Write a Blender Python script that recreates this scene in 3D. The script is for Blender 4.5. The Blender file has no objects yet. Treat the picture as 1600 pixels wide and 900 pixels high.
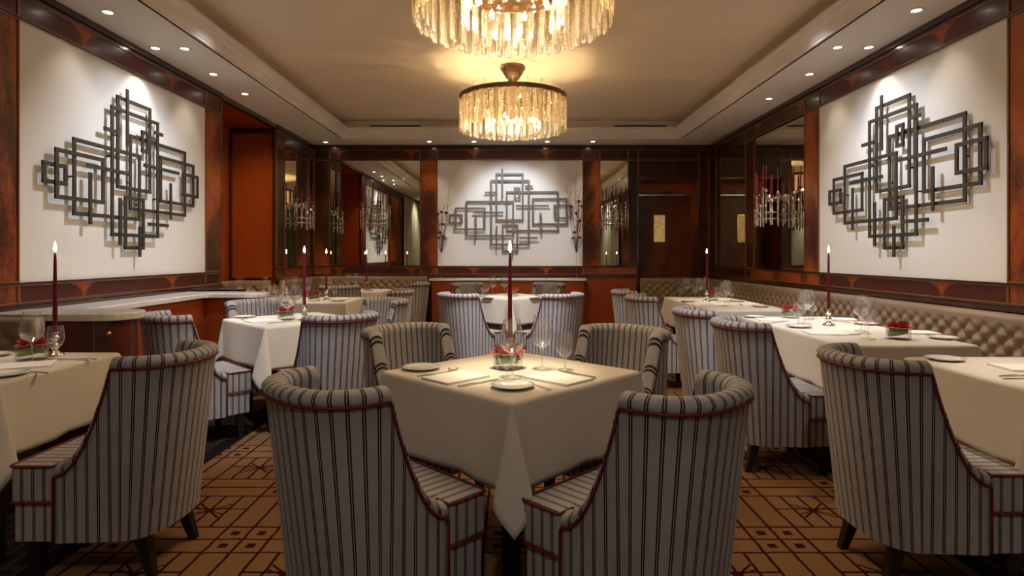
import bpy, bmesh, math, random
from mathutils import Vector, Matrix
PI = math.pi
C = bpy.context.scene.collection
scn = bpy.context.scene

# ------------------------------------------------------------------ camera, world, exposure
cam_d = bpy.data.cameras.new('camera')
cam = bpy.data.objects.new('camera', cam_d)
C.objects.link(cam)
cam.location = (0, 0, 1.25)
cam.rotation_euler = (PI / 2, 0, 0)
cam_d.sensor_width = 36
cam_d.lens = 940 / 1600 * 36
cam_d.shift_x = 0.0006
cam_d.shift_y = -0.0325
cam_d.clip_start = 0.02
scn.camera = cam
scn.view_settings.view_transform = 'Standard'
scn.view_settings.look = 'None'
scn.view_settings.exposure = 0.6
scn.view_settings.gamma = 1.0
scn.view_settings.use_curve_mapping = False
w = bpy.data.worlds.new('world')
scn.world = w
w.use_nodes = True
w.node_tree.nodes['Background'].inputs[0].default_value = (1.0, 0.72, 0.5, 1)
w.node_tree.nodes['Background'].inputs[1].default_value = 0.02

WARM = (1.0, 0.74, 0.44)
SOFT = (1.0, 0.89, 0.75)
COOL = (0.84, 0.90, 1.0)


def spot(name, loc, tgt, e, col=SOFT, size=50, blend=0.6, r=0.03):
    d = bpy.data.lights.new(name, 'SPOT')
    d.energy = e
    d.color = col
    d.spot_size = math.radians(size)
    d.spot_blend = blend
    d.shadow_soft_size = r
    o = bpy.data.objects.new(name, d)
    C.objects.link(o)
    o.location = loc
    o.rotation_euler = (Vector(tgt) - Vector(loc)).to_track_quat('-Z', 'Y').to_euler()
    return o


def area(name, loc, tgt, e, sx, sy, col=SOFT):
    d = bpy.data.lights.new(name, 'AREA')
    d.shape = 'RECTANGLE'
    d.size, d.size_y = sx, sy
    d.energy = e
    d.color = col
    o = bpy.data.objects.new(name, d)
    C.objects.link(o)
    o.location = loc
    o.rotation_euler = (Vector(tgt) - Vector(loc)).to_track_quat('-Z', 'Y').to_euler()
    return o


W = 3.025       # half width
D = 9.17        # end wall
YB = -3.0       # wall behind the camera
ZS = 2.917      # soffit
ZC = 3.18       # tray ceiling
ZL = 3.067      # lip of tray
XL, YL = 2.333, 8.54
YN = -2.3
HT = 0.75       # table top

# downlights in the soffit: (x, y)
DOWN = [(-2.77, 4.13), (-2.87, 4.85), (-2.64, 4.86), (-2.75, 5.55), (-2.76, 6.23),
        (2.76, 4.10), (2.62, 4.83), (2.87, 4.83), (2.75, 5.55), (2.75, 6.42),
        (-2.75, 8.90), (-1.21, 8.86), (-0.55, 8.86), (0.53, 8.86), (1.20, 8.86)]
zt = ZS - 0.01
# wall washing
WS = dict(size=62, blend=0.75, r=0.035)
for sx in (-1, 1):
    spot('spot_wall', (sx * 2.80, 4.84, zt), (sx * 3.0, 4.84, 1.7), 15, SOFT, 80, 0.8, 0.03)
    spot('spot_wall', (sx * 2.76, 4.12, zt), (sx * 3.0, 4.12, 1.2), 7, SOFT, 80, 0.8, 0.03)
    spot('spot_wall', (sx * 2.75, 5.55, zt), (sx * 3.0, 5.55, 1.2), 7, SOFT, 80, 0.8, 0.03)
    spot('spot_wall', (sx * 1.95, 4.75, 3.14), (sx * 3.0, 4.75, 1.15), 95, COOL, 88, 1.0, 0.06)  # bare spot added under the tray ceiling to even out the wall
    spot('spot_wall', (sx * 2.72, 6.6, zt), (sx * 2.8, 6.6, 0.0), 30, SOFT, 80, 0.8, 0.03)
for x in (-0.55, 0.53):
    spot('spot_wall', (x, 8.7, zt), (x * 0.7, 9.17, 1.3), 7, SOFT, 95, 0.9, 0.03)
spot('spot_wall', (0.0, 7.8, 3.14), (0.0, 9.17, 1.6), 85, COOL, 62, 0.6, 0.04)  # added spot tucked behind the far chandelier to brighten the end panel
for x in (-1.21, 1.20):
    spot('spot_wall', (x, 8.80, zt), (x, 9.1, 0.8), 12, SOFT, 70, 0.8, 0.03)
spot('spot_wall', (-2.75, 8.7, zt), (-2.7, 8.8, 0.8), 14, SOFT, 70, 0.8, 0.03)
spot('spot_alcove', (-2.76, 6.25, zt), (-3.1, 7.6, 1.3), 50, WARM, 80, 0.8, 0.03)
for sx in (-1, 1):
    spot('spot_curtain', (sx * 2.3, 0.2, zt), (sx * 3.0, 0.3, 1.6), 70, SOFT, 110, 0.8, 0.05)  # unseen spot added to brighten the curtain
# table spots
spot('spot_table', (0.0, 2.45, 3.14), (0.01, 2.56, HT), 190, (1.0, 0.88, 0.64), 20, 1.0, 0.03)
spot('spot_table', (0.0, 7.3, 3.14), (0.0, 7.3, HT), 45, SOFT, 26, 0.7, 0.03)
spot('spot_table', (-2.64, 4.86, zt), (-1.75, 4.75, HT), 60, SOFT, 30, 0.7, 0.03)
spot('spot_table', (-2.76, 6.23, zt), (-2.1, 6.7, HT), 60, SOFT, 30, 0.7, 0.03)
spot('spot_table', (-1.6, 8.3, zt), (-2.0, 8.4, HT), 30, SOFT, 28, 0.7, 0.03)
spot('spot_table', (2.62, 4.83, zt), (2.15, 4.5, HT), 75, SOFT, 34, 0.7, 0.03)
spot('spot_table', (2.76, 4.10, zt), (2.45, 3.6, HT), 60, SOFT, 40, 0.7, 0.03)
spot('spot_table', (2.75, 6.42, zt), (2.2, 6.4, HT), 75, SOFT, 32, 0.7, 0.03)
spot('spot_table', (2.6, 2.5, zt), (2.3, 2.5, HT), 110, SOFT, 28, 0.7, 0.03)
spot('spot_table', (-2.6, 2.6, zt), (-2.45, 2.65, HT), 45, SOFT, 30, 0.8, 0.03)
# chair backs: fill spots added to brighten the chairs, without fittings
spot('fill_spot', (0.0, 4.7, 3.14), (0.0, 6.25, 0.5), 290, COOL, 50, 0.8, 0.04)
spot('fill_spot', (1.15, 2.6, 3.14), (1.5, 4.4, 0.6), 130, COOL, 42, 0.8, 0.04)
spot('fill_spot', (-1.0, 2.6, 3.14), (-1.5, 4.4, 0.6), 130, COOL, 42, 0.8, 0.04)
spot('fill_spot', (0.0, -0.6, 3.14), (0.0, 2.0, 0.3), 40, (1.0, 0.94, 0.88), 90, 0.9, 0.06)


# ------------------------------------------------------------------ materials
def new_mat(name):
    m = bpy.data.materials.new(name)
    m.use_nodes = True
    nt = m.node_tree
    return m, nt, nt.nodes['Principled BSDF']


def pm(name, col, rough=0.5, metal=0.0, bump=0.0, bscale=40, spec=0.5, var=0.0, coat=0.0, sheen=0.0, emit=None, es=0):
    m, nt, b = new_mat(name)
    b.inputs['Base Color'].default_value = (*col, 1)
    b.inputs['Roughness'].default_value = rough
    b.inputs['Metallic'].default_value = metal
    b.inputs['Specular IOR Level'].default_value = spec
    b.inputs['Coat Weight'].default_value = coat
    b.inputs['Coat Roughness'].default_value = 0.05
    b.inputs['Sheen Weight'].default_value = sheen
    if emit:
        b.inputs['Emission Color'].default_value = (*emit, 1)
        b.inputs['Emission Strength'].default_value = es
    if bump or var:
        tc = nt.nodes.new('ShaderNodeTexCoord')
        n = nt.nodes.new('ShaderNodeTexNoise')
        n.inputs['Scale'].default_value = bscale
        n.inputs['Detail'].default_value = 4
        nt.links.new(tc.outputs['Object'], n.inputs['Vector'])
        if bump:
            bp = nt.nodes.new('ShaderNodeBump')
            bp.inputs['Strength'].default_value = bump
            bp.inputs['Distance'].default_value = 0.01
            nt.links.new(n.outputs['Fac'], bp.inputs['Height'])
            nt.links.new(bp.outputs['Normal'], b.inputs['Normal'])
        if var:
            mx = nt.nodes.new('ShaderNodeMixRGB')
            mx.inputs[1].default_value = (*[c * (1 - var) for c in col], 1)
            mx.inputs[2].default_value = (*[min(1, c * (1 + var)) for c in col], 1)
            nt.links.new(n.outputs['Fac'], mx.inputs[0])
            nt.links.new(mx.outputs[0], b.inputs['Base Color'])
    return m


class G:
    """tiny math-node helper"""
    def __init__(s, nt): s.nt = nt
    def val(s, op, a, b=None, c=None):
        n = s.nt.nodes.new('ShaderNodeMath'); n.operation = op
        for i, x in enumerate((a, b, c)):
            if x is None: continue
            if isinstance(x, (int, float)): n.inputs[i].default_value = x
            else: s.nt.links.new(x, n.inputs[i])
        return n.outputs[0]
    def add(s, a, b): return s.val('ADD', a, b)
    def sub(s, a, b): return s.val('SUBTRACT', a, b)
    def mul(s, a, b): return s.val('MULTIPLY', a, b)
    def div(s, a, b): return s.val('DIVIDE', a, b)
    def abs(s, a): return s.val('ABSOLUTE', a)
    def lt(s, a, b): return s.val('LESS_THAN', a, b)
    def gt(s, a, b): return s.val('GREATER_THAN', a, b)
    def mx(s, a, b): return s.val('MAXIMUM', a, b)
    def mn(s, a, b): return s.val('MINIMUM', a, b)
    def pp(s, a, p):   # distance to nearest multiple of p, signed
        return s.sub(s.val('MODULO', s.add(a, 1000 * p + p / 2), p), p / 2)
    def mix(s, f, c1, c2):
        n = s.nt.nodes.new('ShaderNodeMixRGB')
        if isinstance(f, (int, float)): n.inputs[0].default_value = f
        else: s.nt.links.new(f, n.inputs[0])
        for i, c in ((1, c1), (2, c2)):
            if isinstance(c, tuple): n.inputs[i].default_value = (*c, 1)
            else: s.nt.links.new(c, n.inputs[i])
        return n.outputs[0]
    def smooth(s, a, lo, hi):
        n = s.nt.nodes.new('ShaderNodeMapRange'); n.interpolation_type = 'SMOOTHSTEP'
        s.nt.links.new(a, n.inputs[0])
        n.inputs[1].default_value = lo; n.inputs[2].default_value = hi
        return n.outputs[0]
    def noise(s, vec, scale, detail=3, dist=0.0):
        n = s.nt.nodes.new('ShaderNodeTexNoise')
        n.inputs['Scale'].default_value = scale; n.inputs['Detail'].default_value = detail
        n.inputs['Distortion'].default_value = dist
        s.nt.links.new(vec, n.inputs['Vector'])
        return n.outputs['Fac']
    def mapping(s, vec, sc):
        n = s.nt.nodes.new('ShaderNodeMapping'); n.inputs['Scale'].default_value = sc
        s.nt.links.new(vec, n.inputs['Vector']); return n.outputs[0]


def wood(name, light, dark, thr=0.5, big=1.6, stretch=(1, 1, 0.45), flame=None, rough=0.16, coat=0.28):
    m, nt, b = new_mat(name)
    g = G(nt)
    tc = nt.nodes.new('ShaderNodeTexCoord')
    ob = tc.outputs['Object']
    grain = g.noise(g.mapping(ob, (12, 12, 3)), 6, 6, 1.2)
    burl = g.noise(ob, 22, 5, 0.8)
    large = g.noise(g.mapping(ob, stretch), big, 3, 0.6)
    k = g.smooth(g.add(large, g.mul(g.sub(grain, 0.5), 0.25)), thr - 0.08, thr + 0.10)
    if flame:
        uv = nt.nodes.new('ShaderNodeSeparateXYZ')
        nt.links.new(tc.outputs['UV'], uv.inputs[0])
        wob = g.mul(g.sub(grain, 0.5), 0.10)
        d = g.add(g.abs(g.pp(g.add(uv.outputs[0], flame / 2), flame)), wob)
        v = g.val('POWER', g.mx(uv.outputs[1], 0.001), 3.0)
        k = g.smooth(g.sub(d, g.mul(v, 0.13)), -0.005, 0.03)
    base = g.mix(burl, tuple(c * 0.72 for c in light), tuple(min(1, c * 1.25) for c in light))
    col = g.mix(k, base, g.mix(grain, dark, tuple(c * 2.2 for c in dark)))
    nt.links.new(col, b.inputs['Base Color'])
    b.inputs['Roughness'].default_value = 0.35
    b.inputs['Coat Weight'].default_value = coat
    b.inputs['Specular IOR Level'].default_value = 0.35
    b.inputs['Coat Roughness'].default_value = rough
    return m


OR = (0.36, 0.075, 0.012)
DK = (0.030, 0.0065, 0.003)
M = {}
M['wood'] = wood('burl_wood', OR, DK, 0.50, 1.7)
M['wood_orange'] = wood('orange_burl_wood', (0.33, 0.060, 0.008), (0.17, 0.030, 0.006), 0.62, 1.2)
M['wood_dark'] = wood('dark_burl_wood', (0.085, 0.016, 0.005), (0.016, 0.005, 0.003), 0.46, 1.9, coat=0.15)
M['wood_door'] = wood('mahogany_door_wood', (0.16, 0.032, 0.010), (0.05, 0.012, 0.005), 0.5, 3.0, (1, 1, 0.35))
M['flame'] = wood('flame_veneer', (0.30, 0.058, 0.010), (0.040, 0.006, 0.003), flame=1.10, coat=0.12)
M['moulding'] = pm('moulding_wood', (0.045, 0.012, 0.005), 0.22, coat=0.5)
M['gold_line'] = pm('waxed_edge_wood', (0.20, 0.075, 0.022), 0.3, coat=0.4)
M['panel'] = pm('white_wall_fabric', (0.74, 0.72, 0.69), 0.9, bump=0.05, bscale=300, var=0.02)
M['ceiling'] = pm('ceiling_plaster', (0.86, 0.71, 0.51), 0.9, var=0.03, bscale=3)
M['soffit'] = pm('soffit_plaster', (0.84, 0.77, 0.69), 0.9, var=0.02, bscale=3)
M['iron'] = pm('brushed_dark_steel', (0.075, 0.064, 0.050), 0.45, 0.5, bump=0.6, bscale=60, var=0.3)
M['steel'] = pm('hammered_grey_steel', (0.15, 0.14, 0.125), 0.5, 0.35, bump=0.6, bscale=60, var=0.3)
M['silver'] = pm('polished_silver', (0.82, 0.79, 0.74), 0.12, 1.0)
M['cutlery'] = pm('cutlery_silver', (0.80, 0.72, 0.58), 0.18, 1.0)
M['brass'] = pm('brass', (0.75, 0.5, 0.2), 0.2, 1.0)
M['bronze'] = pm('bronze_band', (0.20, 0.115, 0.06), 0.35, 0.7)
M['cloth'] = pm('linen', (0.66, 0.60, 0.52), 0.85, bump=0.12, bscale=260, var=0.02, sheen=0.1)
M['napkin'] = pm('napkin_linen', (0.82, 0.79, 0.73), 0.85, bump=0.1, bscale=300)
M['china'] = pm('white_china', (0.80, 0.79, 0.76), 0.12, coat=0.4)
M['black'] = pm('black_lacquer', (0.012, 0.011, 0.012), 0.35)
M['undercloth'] = pm('black_felt', (0.012, 0.012, 0.014), 0.9)
M['candle'] = pm('burgundy_wax', (0.13, 0.004, 0.018), 0.35, spec=0.4)
M['wick'] = pm('wick', (0.02, 0.01, 0.01), 0.9)
M['flamelight'] = pm('candle_flame', (1, 0.7, 0.3), 0.5, emit=(1, 0.62, 0.22), es=26)
M['rose'] = pm('red_petal', (0.44, 0.005, 0.018), 0.55, sheen=0.4, var=0.3, bscale=60)
M['rose_dark'] = pm('dark_red_petal', (0.16, 0.004, 0.010), 0.6, sheen=0.3, var=0.3, bscale=60)
M['leaf'] = pm('green_leaf', (0.12, 0.24, 0.03), 0.4, var=0.3, bscale=30)
M['twig'] = pm('red_twig', (0.20, 0.06, 0.03), 0.6)
M['piping'] = pm('burgundy_piping', (0.15, 0.006, 0.014), 0.6)
M['leather'] = pm('taupe_leather', (0.27, 0.195, 0.13), 0.33, bump=0.12, bscale=120, var=0.08)
M['curtain'] = pm('sage_curtain', (0.36, 0.35, 0.26), 0.8, var=0.1, bscale=5)
M['lamp'] = pm('lamp_face', (1, 0.9, 0.75), 0.5, emit=(1.0, 0.88, 0.68), es=18)
M['bulb'] = pm('bulb_glow', (1, 0.8, 0.5), 0.5, emit=(1.0, 0.76, 0.44), es=14)
M['rim'] = pm('lamp_rim', (0.70, 0.66, 0.6), 0.4)
M['amber'] = pm('lit_amber_glass', (0.5, 0.35, 0.12), 0.15, emit=(1.0, 0.62, 0.22), es=0.16, var=0.9, bscale=14)
M['track'] = pm('chrome_track', (0.7, 0.75, 0.8), 0.2, 1.0)


def thin_glass(name, tint=(0.985, 0.985, 0.98), ior=1.5, boost=1.0):
    m = bpy.data.materials.new(name); m.use_nodes = True
    nt = m.node_tree; nt.nodes.clear()
    out = nt.nodes.new('ShaderNodeOutputMaterial')
    tr = nt.nodes.new('ShaderNodeBsdfTransparent'); tr.inputs[0].default_value = (*tint, 1)
    gl = nt.nodes.new('ShaderNodeBsdfGlossy'); gl.inputs['Roughness'].default_value = 0.10
    fr = nt.nodes.new('ShaderNodeLayerWeight'); fr.inputs[0].default_value = 0.5
    pw = nt.nodes.new('ShaderNodeMath'); pw.operation = 'POWER'; pw.inputs[1].default_value = 1.8
    nt.links.new(fr.outputs['Facing'], pw.inputs[0])
    mp = nt.nodes.new('ShaderNodeMath'); mp.operation = 'MULTIPLY_ADD'
    mp.inputs[1].default_value = 0.80 * boost; mp.inputs[2].default_value = 0.06
    mx = nt.nodes.new('ShaderNodeMixShader')
    nt.links.new(pw.outputs[0], mp.inputs[0])
    nt.links.new(mp.outputs[0], mx.inputs[0])
    tl = nt.nodes.new('ShaderNodeBsdfTranslucent'); tl.inputs[0].default_value = (1, 1, 1, 1)
    m2 = nt.nodes.new('ShaderNodeMixShader'); m2.inputs[0].default_value = 0.055
    nt.links.new(tr.outputs[0], m2.inputs[1]); nt.links.new(tl.outputs[0], m2.inputs[2])
    nt.links.new(m2.outputs[0], mx.inputs[1]); nt.links.new(gl.outputs[0], mx.inputs[2])
    nt.links.new(mx.outputs[0], out.inputs[0])
    return m


M['glass'] = thin_glass('clear_glass')


def crystal(name, frost, tint):
    m = bpy.data.materials.new(name); m.use_nodes = True
    nt = m.node_tree; nt.nodes.clear()
    g = G(nt)
    tc = nt.nodes.new('ShaderNodeTexCoord')
    n = g.noise(g.mapping(tc.outputs['Object'], (1, 1, 0.5)), 55, 4, 1.0)
    out = nt.nodes.new('ShaderNodeOutputMaterial')
    tr = nt.nodes.new('ShaderNodeBsdfTransparent'); tr.inputs[0].default_value = (*tint, 1)
    tl = nt.nodes.new('ShaderNodeBsdfTranslucent'); tl.inputs[0].default_value = (0.58, 0.50, 0.36, 1)
    gl = nt.nodes.new('ShaderNodeBsdfGlossy'); gl.inputs['Roughness'].default_value = 0.08
    bp = nt.nodes.new('ShaderNodeBump'); bp.inputs['Strength'].default_value = 1.0; bp.inputs['Distance'].default_value = 0.02
    nt.links.new(n, bp.inputs['Height'])
    nt.links.new(bp.outputs[0], gl.inputs['Normal'])
    m1 = nt.nodes.new('ShaderNodeMixShader'); m2 = nt.nodes.new('ShaderNodeMixShader')
    k = g.smooth(n, 0.62 - frost, 0.70 - frost * 0.5)
    nt.links.new(k, m1.inputs[0])
    nt.links.new(tr.outputs[0], m1.inputs[1]); nt.links.new(tl.outputs[0], m1.inputs[2])
    m2.inputs[0].default_value = 0.22
    nt.links.new(m1.outputs[0], m2.inputs[1]); nt.links.new(gl.outputs[0], m2.inputs[2])
    nt.links.new(m2.outputs[0], out.inputs[0])
    return m


M['frosted'] = crystal('frosted_crystal', 0.42, (0.97, 0.94, 0.86))
M['crystal'] = crystal('clear_crystal', 0.20, (0.95, 0.90, 0.80))


def mirror_mat():
    m, nt, b = new_mat('mirror_glass')
    b.inputs['Base Color'].default_value = (0.72, 0.70, 0.62, 1)
    b.inputs['Metallic'].default_value = 1
    b.inputs['Roughness'].default_value = 0.0
    return m


M['mirror'] = mirror_mat()


def marble():
    m, nt, b = new_mat('white_marble')
    g = G(nt)
    tc = nt.nodes.new('ShaderNodeTexCoord')
    n = g.noise(tc.outputs['Object'], 3.0, 6, 2.0)
    k = g.smooth(g.abs(g.sub(n, 0.46)), -0.012, 0.016)
    nt.links.new(g.mix(k, (0.50, 0.46, 0.41), (0.80, 0.77, 0.72)), b.inputs['Base Color'])
    b.inputs['Roughness'].default_value = 0.15
    return m


M['marble'] = marble()


def stripe_mat():
    m, nt, b = new_mat('striped_velvet')
    g = G(nt)
    tc = nt.nodes.new('ShaderNodeTexCoord')
    uv = nt.nodes.new('ShaderNodeSeparateXYZ')
    nt.links.new(tc.outputs['UV'], uv.inputs[0])
    x = g.abs(g.pp(uv.outputs[0], 0.0415))
    line = g.mul(g.lt(x, 0.0056), g.gt(x, 0.0011))
    n = g.noise(tc.outputs['Object'], 14, 4, 0.4)
    nf = g.noise(tc.outputs['Object'], 220, 2)
    base = g.mix(n, (0.345, 0.315, 0.315), (0.48, 0.45, 0.46))
    base = g.mix(g.mul(nf, 0.35), base, (0.22, 0.21, 0.20))
    col = g.mix(line, base, (0.010, 0.014, 0.013))
    nt.links.new(col, b.inputs['Base Color'])
    b.inputs['Roughness'].default_value = 0.8
    b.inputs['Sheen Weight'].default_value = 0.2
    b.inputs['Sheen Roughness'].default_value = 0.4
    return m


M['velvet'] = stripe_mat()


def carpet_mat():
    m, nt, b = new_mat('patterned_carpet')
    g = G(nt)
    tc = nt.nodes.new('ShaderNodeTexCoord')
    ob = tc.outputs['Object']
    s = nt.nodes.new('ShaderNodeSeparateXYZ')
    nt.links.new(ob, s.inputs[0])
    wob = g.mul(g.sub(g.noise(ob, 16, 2), 0.5), 0.012)
    X = g.add(s.outputs[0], wob)
    Y = g.add(s.outputs[1], wob)
    P = 0.590
    lx = g.pp(X, P)                       # strip centred on multiples of P
    ly = g.pp(g.sub(Y, 2.643), P)
    ax, ay = g.abs(lx), g.abs(ly)
    h = 0.0065
    def line(v, c): return g.lt(g.abs(g.sub(v, c)), h)
    L = line(ax, 0.0)
    for q in (line(ax, 0.118), line(ay, 0.0), line(ay, 0.118)):
        L = g.mx(L, q)
    # small squares in the 2x2 crossings
    sq = g.mul(g.lt(g.abs(g.sub(ax, 0.059)), 0.019), g.lt(g.abs(g.sub(ay, 0.059)), 0.019))
    L = g.mx(L, sq)
    # blocks between the strips: lattice and star
    bx = g.pp(g.add(X, P / 2), P)
    by = g.pp(g.add(g.sub(Y, 2.643), P / 2), P)
    abx, aby = g.abs(bx), g.abs(by)
    inb = g.mul(g.lt(abx, 0.177), g.lt(aby, 0.177))
    lat = line(abx, 0.088)
    lat = g.mx(lat, line(by, 0.02))
    lat = g.mx(lat, line(bx, 0.0))
    rad = g.val('SQRT', g.add(g.mul(bx, bx), g.mul(g.mul(by, by), 1.0)))
    star = g.mul(g.lt(g.abs(g.sub(abx, aby)), 0.008), g.lt(rad, 0.11))
    star = g.mx(star, g.mul(g.lt(g.abs(g.sub(abx, g.mul(aby, 2.2))), 0.011), g.lt(rad, 0.10)))
    star = g.mx(star, g.lt(rad, 0.022))
    L = g.mx(L, g.mul(inb, g.mx(lat, star)))
    n = g.noise(ob, 180, 3)
    n2 = g.noise(ob, 1.3, 2)
    sand = g.mix(n, (0.22, 0.118, 0.050), (0.34, 0.195, 0.090))
    sand = g.mix(g.mul(n2, 0.5), sand, (0.19, 0.085, 0.032))
    centre = g.mix(L, sand, (0.040, 0.002, 0.004))
    # side fields: dark with pale discs
    aX = g.abs(s.outputs[0])
    dx = g.sub(aX, 2.42)
    dy = g.pp(g.sub(s.outputs[1], 2.0), 1.5)
    r2 = g.val('SQRT', g.add(g.mul(dx, dx), g.mul(dy, dy)))
    disc = g.lt(r2, 0.42)
    dl = g.mx(g.lt(g.abs(g.pp(X, 0.075)), 0.010), g.lt(g.abs(g.pp(Y, 0.12)), 0.008))
    darkf = g.mix(dl, (0.020, 0.014, 0.013), (0.055, 0.032, 0.022))
    side = g.mix(disc, darkf, g.mix(n, (0.16, 0.11, 0.05), (0.22, 0.16, 0.08)))
    edge = g.lt(aX, 1.93)
    side = g.mix(edge, side, (0.010, 0.007, 0.008))
    col = g.mix(g.gt(aX, 1.83), centre, side)
    nt.links.new(col, b.inputs['Base Color'])
    b.inputs['Roughness'].default_value = 0.95
    b.inputs['Specular IOR Level'].default_value = 0.15
    bp = nt.nodes.new('ShaderNodeBump'); bp.inputs['Strength'].default_value = 0.4; bp.inputs['Distance'].default_value = 0.004
    nt.links.new(n, bp.inputs['Height']); nt.links.new(bp.outputs[0], b.inputs['Normal'])
    return m


M['carpet'] = carpet_mat()


# ------------------------------------------------------------------ mesh helpers
class MB:
    def __init__(s):
        s.v, s.f, s.uv, s.mi = [], [], [], []
    def quad(s, pts, uv=None, mi=0):
        n = len(s.v); s.v += [tuple(p) for p in pts]
        s.f.append(tuple(range(n, n + len(pts))))
        s.uv.append(uv); s.mi.append(mi)
    def grid(s, P, UV=None, closed=False, mi=0):
        nr, nc = len(P), len(P[0]); b = len(s.v)
        for r in P: s.v += [tuple(p) for p in r]
        for i in range(nr - 1):
            for j in range(nc if closed else nc - 1):
                k = (j + 1) % nc
                s.f.append((b + i * nc + j, b + i * nc + k, b + (i + 1) * nc + k, b + (i + 1) * nc + j))
                s.uv.append([UV[i][j], UV[i][k], UV[i + 1][k], UV[i + 1][j]] if UV else None)
                s.mi.append(mi)
    def box(s, x0, x1, y0, y1, z0, z1, mi=0):
        c = [(x0, y0, z0), (x1, y0, z0), (x1, y1, z0), (x0, y1, z0), (x0, y0, z1), (x1, y0, z1), (x1, y1, z1), (x0, y1, z1)]
        b = len(s.v); s.v += c
        for q in ((0, 3, 2, 1), (4, 5, 6, 7), (0, 1, 5, 4), (1, 2, 6, 5), (2, 3, 7, 6), (3, 0, 4, 7)):
            s.f.append(tuple(b + i for i in q)); s.uv.append(None); s.mi.append(mi)
    def lathe(s, prof, n=24, c=(0, 0, 0), mi=0):
        P = []
        for r, z in prof:
            r = max(r, 1e-4)
            P.append([(c[0] + r * math.cos(2 * PI * k / n), c[1] + r * math.sin(2 * PI * k / n), c[2] + z) for k in range(n)])
        s.grid(P, closed=True, mi=mi)
    def tube(s, pts, r, n=8, mi=0, r2=None):
        pts = [Vector(p) for p in pts]; P = []
        up = Vector((0, 0, 1))
        prev = None
        for i, p in enumerate(pts):
            t = (pts[min(i + 1, len(pts) - 1)] - pts[max(i - 1, 0)]).normalized()
            if prev is None:
                a = t.cross(up)
                if a.length < 1e-3: a = t.cross(Vector((1, 0, 0)))
            else:
                a = prev - t * prev.dot(t)
            a.normalize(); prev = a
            bb = t.cross(a)
            rr = r if r2 is None else r + (r2 - r) * i / (len(pts) - 1)
            P.append([p + a * rr * math.cos(2 * PI * k / n) + bb * rr * math.sin(2 * PI * k / n) for k in range(n)])
        s.grid(P, closed=True, mi=mi)
        b = len(s.v) - n * len(pts)
        s.f.append(tuple(b + k for k in range(n - 1, -1, -1))); s.uv.append(None); s.mi.append(mi)
        b = len(s.v) - n
        s.f.append(tuple(b + k for k in range(n))); s.uv.append(None); s.mi.append(mi)
    def prism(s, pts, z0, z1, mi=0):
        n = len(pts); b = len(s.v)
        s.v += [(x, y, z0) for x, y in pts] + [(x, y, z1) for x, y in pts]
        s.f.append(tuple(b + i for i in range(n - 1, -1, -1))); s.uv.append(None); s.mi.append(mi)
        s.f.append(tuple(b + n + i for i in range(n))); s.uv.append(None); s.mi.append(mi)
        for i in range(n):
            j = (i + 1) % n
            s.f.append((b + i, b + j, b + n + j, b + n + i)); s.uv.append(None); s.mi.append(mi)
    def build(s, name, mat, parent=None, smooth=False, bevel=0.0, loc=None, fix=True, segs=2, merge=True):
        me = bpy.data.meshes.new(name)
        me.from_pydata(s.v, [], s.f)
        if any(u is not None for u in s.uv):
            ul = me.uv_layers.new(name='UVMap')
            li = 0
            for f, u in zip(s.f, s.uv):
                for k in range(len(f)):
                    if u is not None: ul.data[li].uv = u[k]
                    li += 1
        for mm in (mat if isinstance(mat, (list, tuple)) else [mat]): me.materials.append(mm)
        for p, i in zip(me.polygons, s.mi): p.material_index = i
        bm = bmesh.new(); bm.from_mesh(me)
        if merge: bmesh.ops.remove_doubles(bm, verts=bm.verts, dist=1e-5)
        if fix: bmesh.ops.recalc_face_normals(bm, faces=bm.faces)
        bm.to_mesh(me); bm.free()
        if smooth:
            for p in me.polygons: p.use_smooth = True
        o = bpy.data.objects.new(name, me)
        C.objects.link(o)
        if parent is not None: o.parent = parent
        if loc is not None: o.location = loc
        if bevel:
            b = o.modifiers.new('bevel', 'BEVEL'); b.width = bevel; b.segments = segs
            b.limit_method = 'ANGLE'; b.angle_limit = math.radians(35)
        return o


def box_uv(o):
    me = o.data
    ul = me.uv_layers.active or me.uv_layers.new(name='UVMap')
    for p in me.polygons:
        n = p.normal
        for li in p.loop_indices:
            v = me.vertices[me.loops[li].vertex_index].co
            if abs(n.x) > abs(n.y) and abs(n.x) > abs(n.z): ul.data[li].uv = (v.y, v.z)
            elif abs(n.y) > abs(n.z): ul.data[li].uv = (v.x, v.z)
            else: ul.data[li].uv = (v.x, v.y)


def empty(name, loc=(0, 0, 0), rz=0):
    o = bpy.data.objects.new(name, None); C.objects.link(o)
    o.location = loc; o.rotation_euler = (0, 0, rz); o.empty_display_size = 0.1
    return o


def tag(o, label, cat, group=None, kind=None):
    o['label'] = label; o['category'] = cat
    if group: o['group'] = group
    elif 'group' in o: del o['group']
    if kind: o['kind'] = kind
    return o


def struct(o):
    o['kind'] = 'structure'; return o


def kids(o): return [c for c in C.objects if c.parent == o]


KID = {}
def dup(root, loc, rz, label, group=None, scale=None, cat=None):
    if root.name not in KID:
        KID[root.name] = [(c, kids(c)) for c in kids(root)]
    r = root.copy(); C.objects.link(r)
    r.location = loc; r.rotation_euler = (0, 0, rz)
    if scale: r.scale = (scale,) * 3
    r['label'] = label
    if cat: r['category'] = cat
    if group: r['group'] = group
    for c, gs in KID[root.name]:
        cc = c.copy(); C.objects.link(cc); cc.parent = r
        for q in gs:
            d = q.copy(); C.objects.link(d); d.parent = cc
    return r


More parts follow.
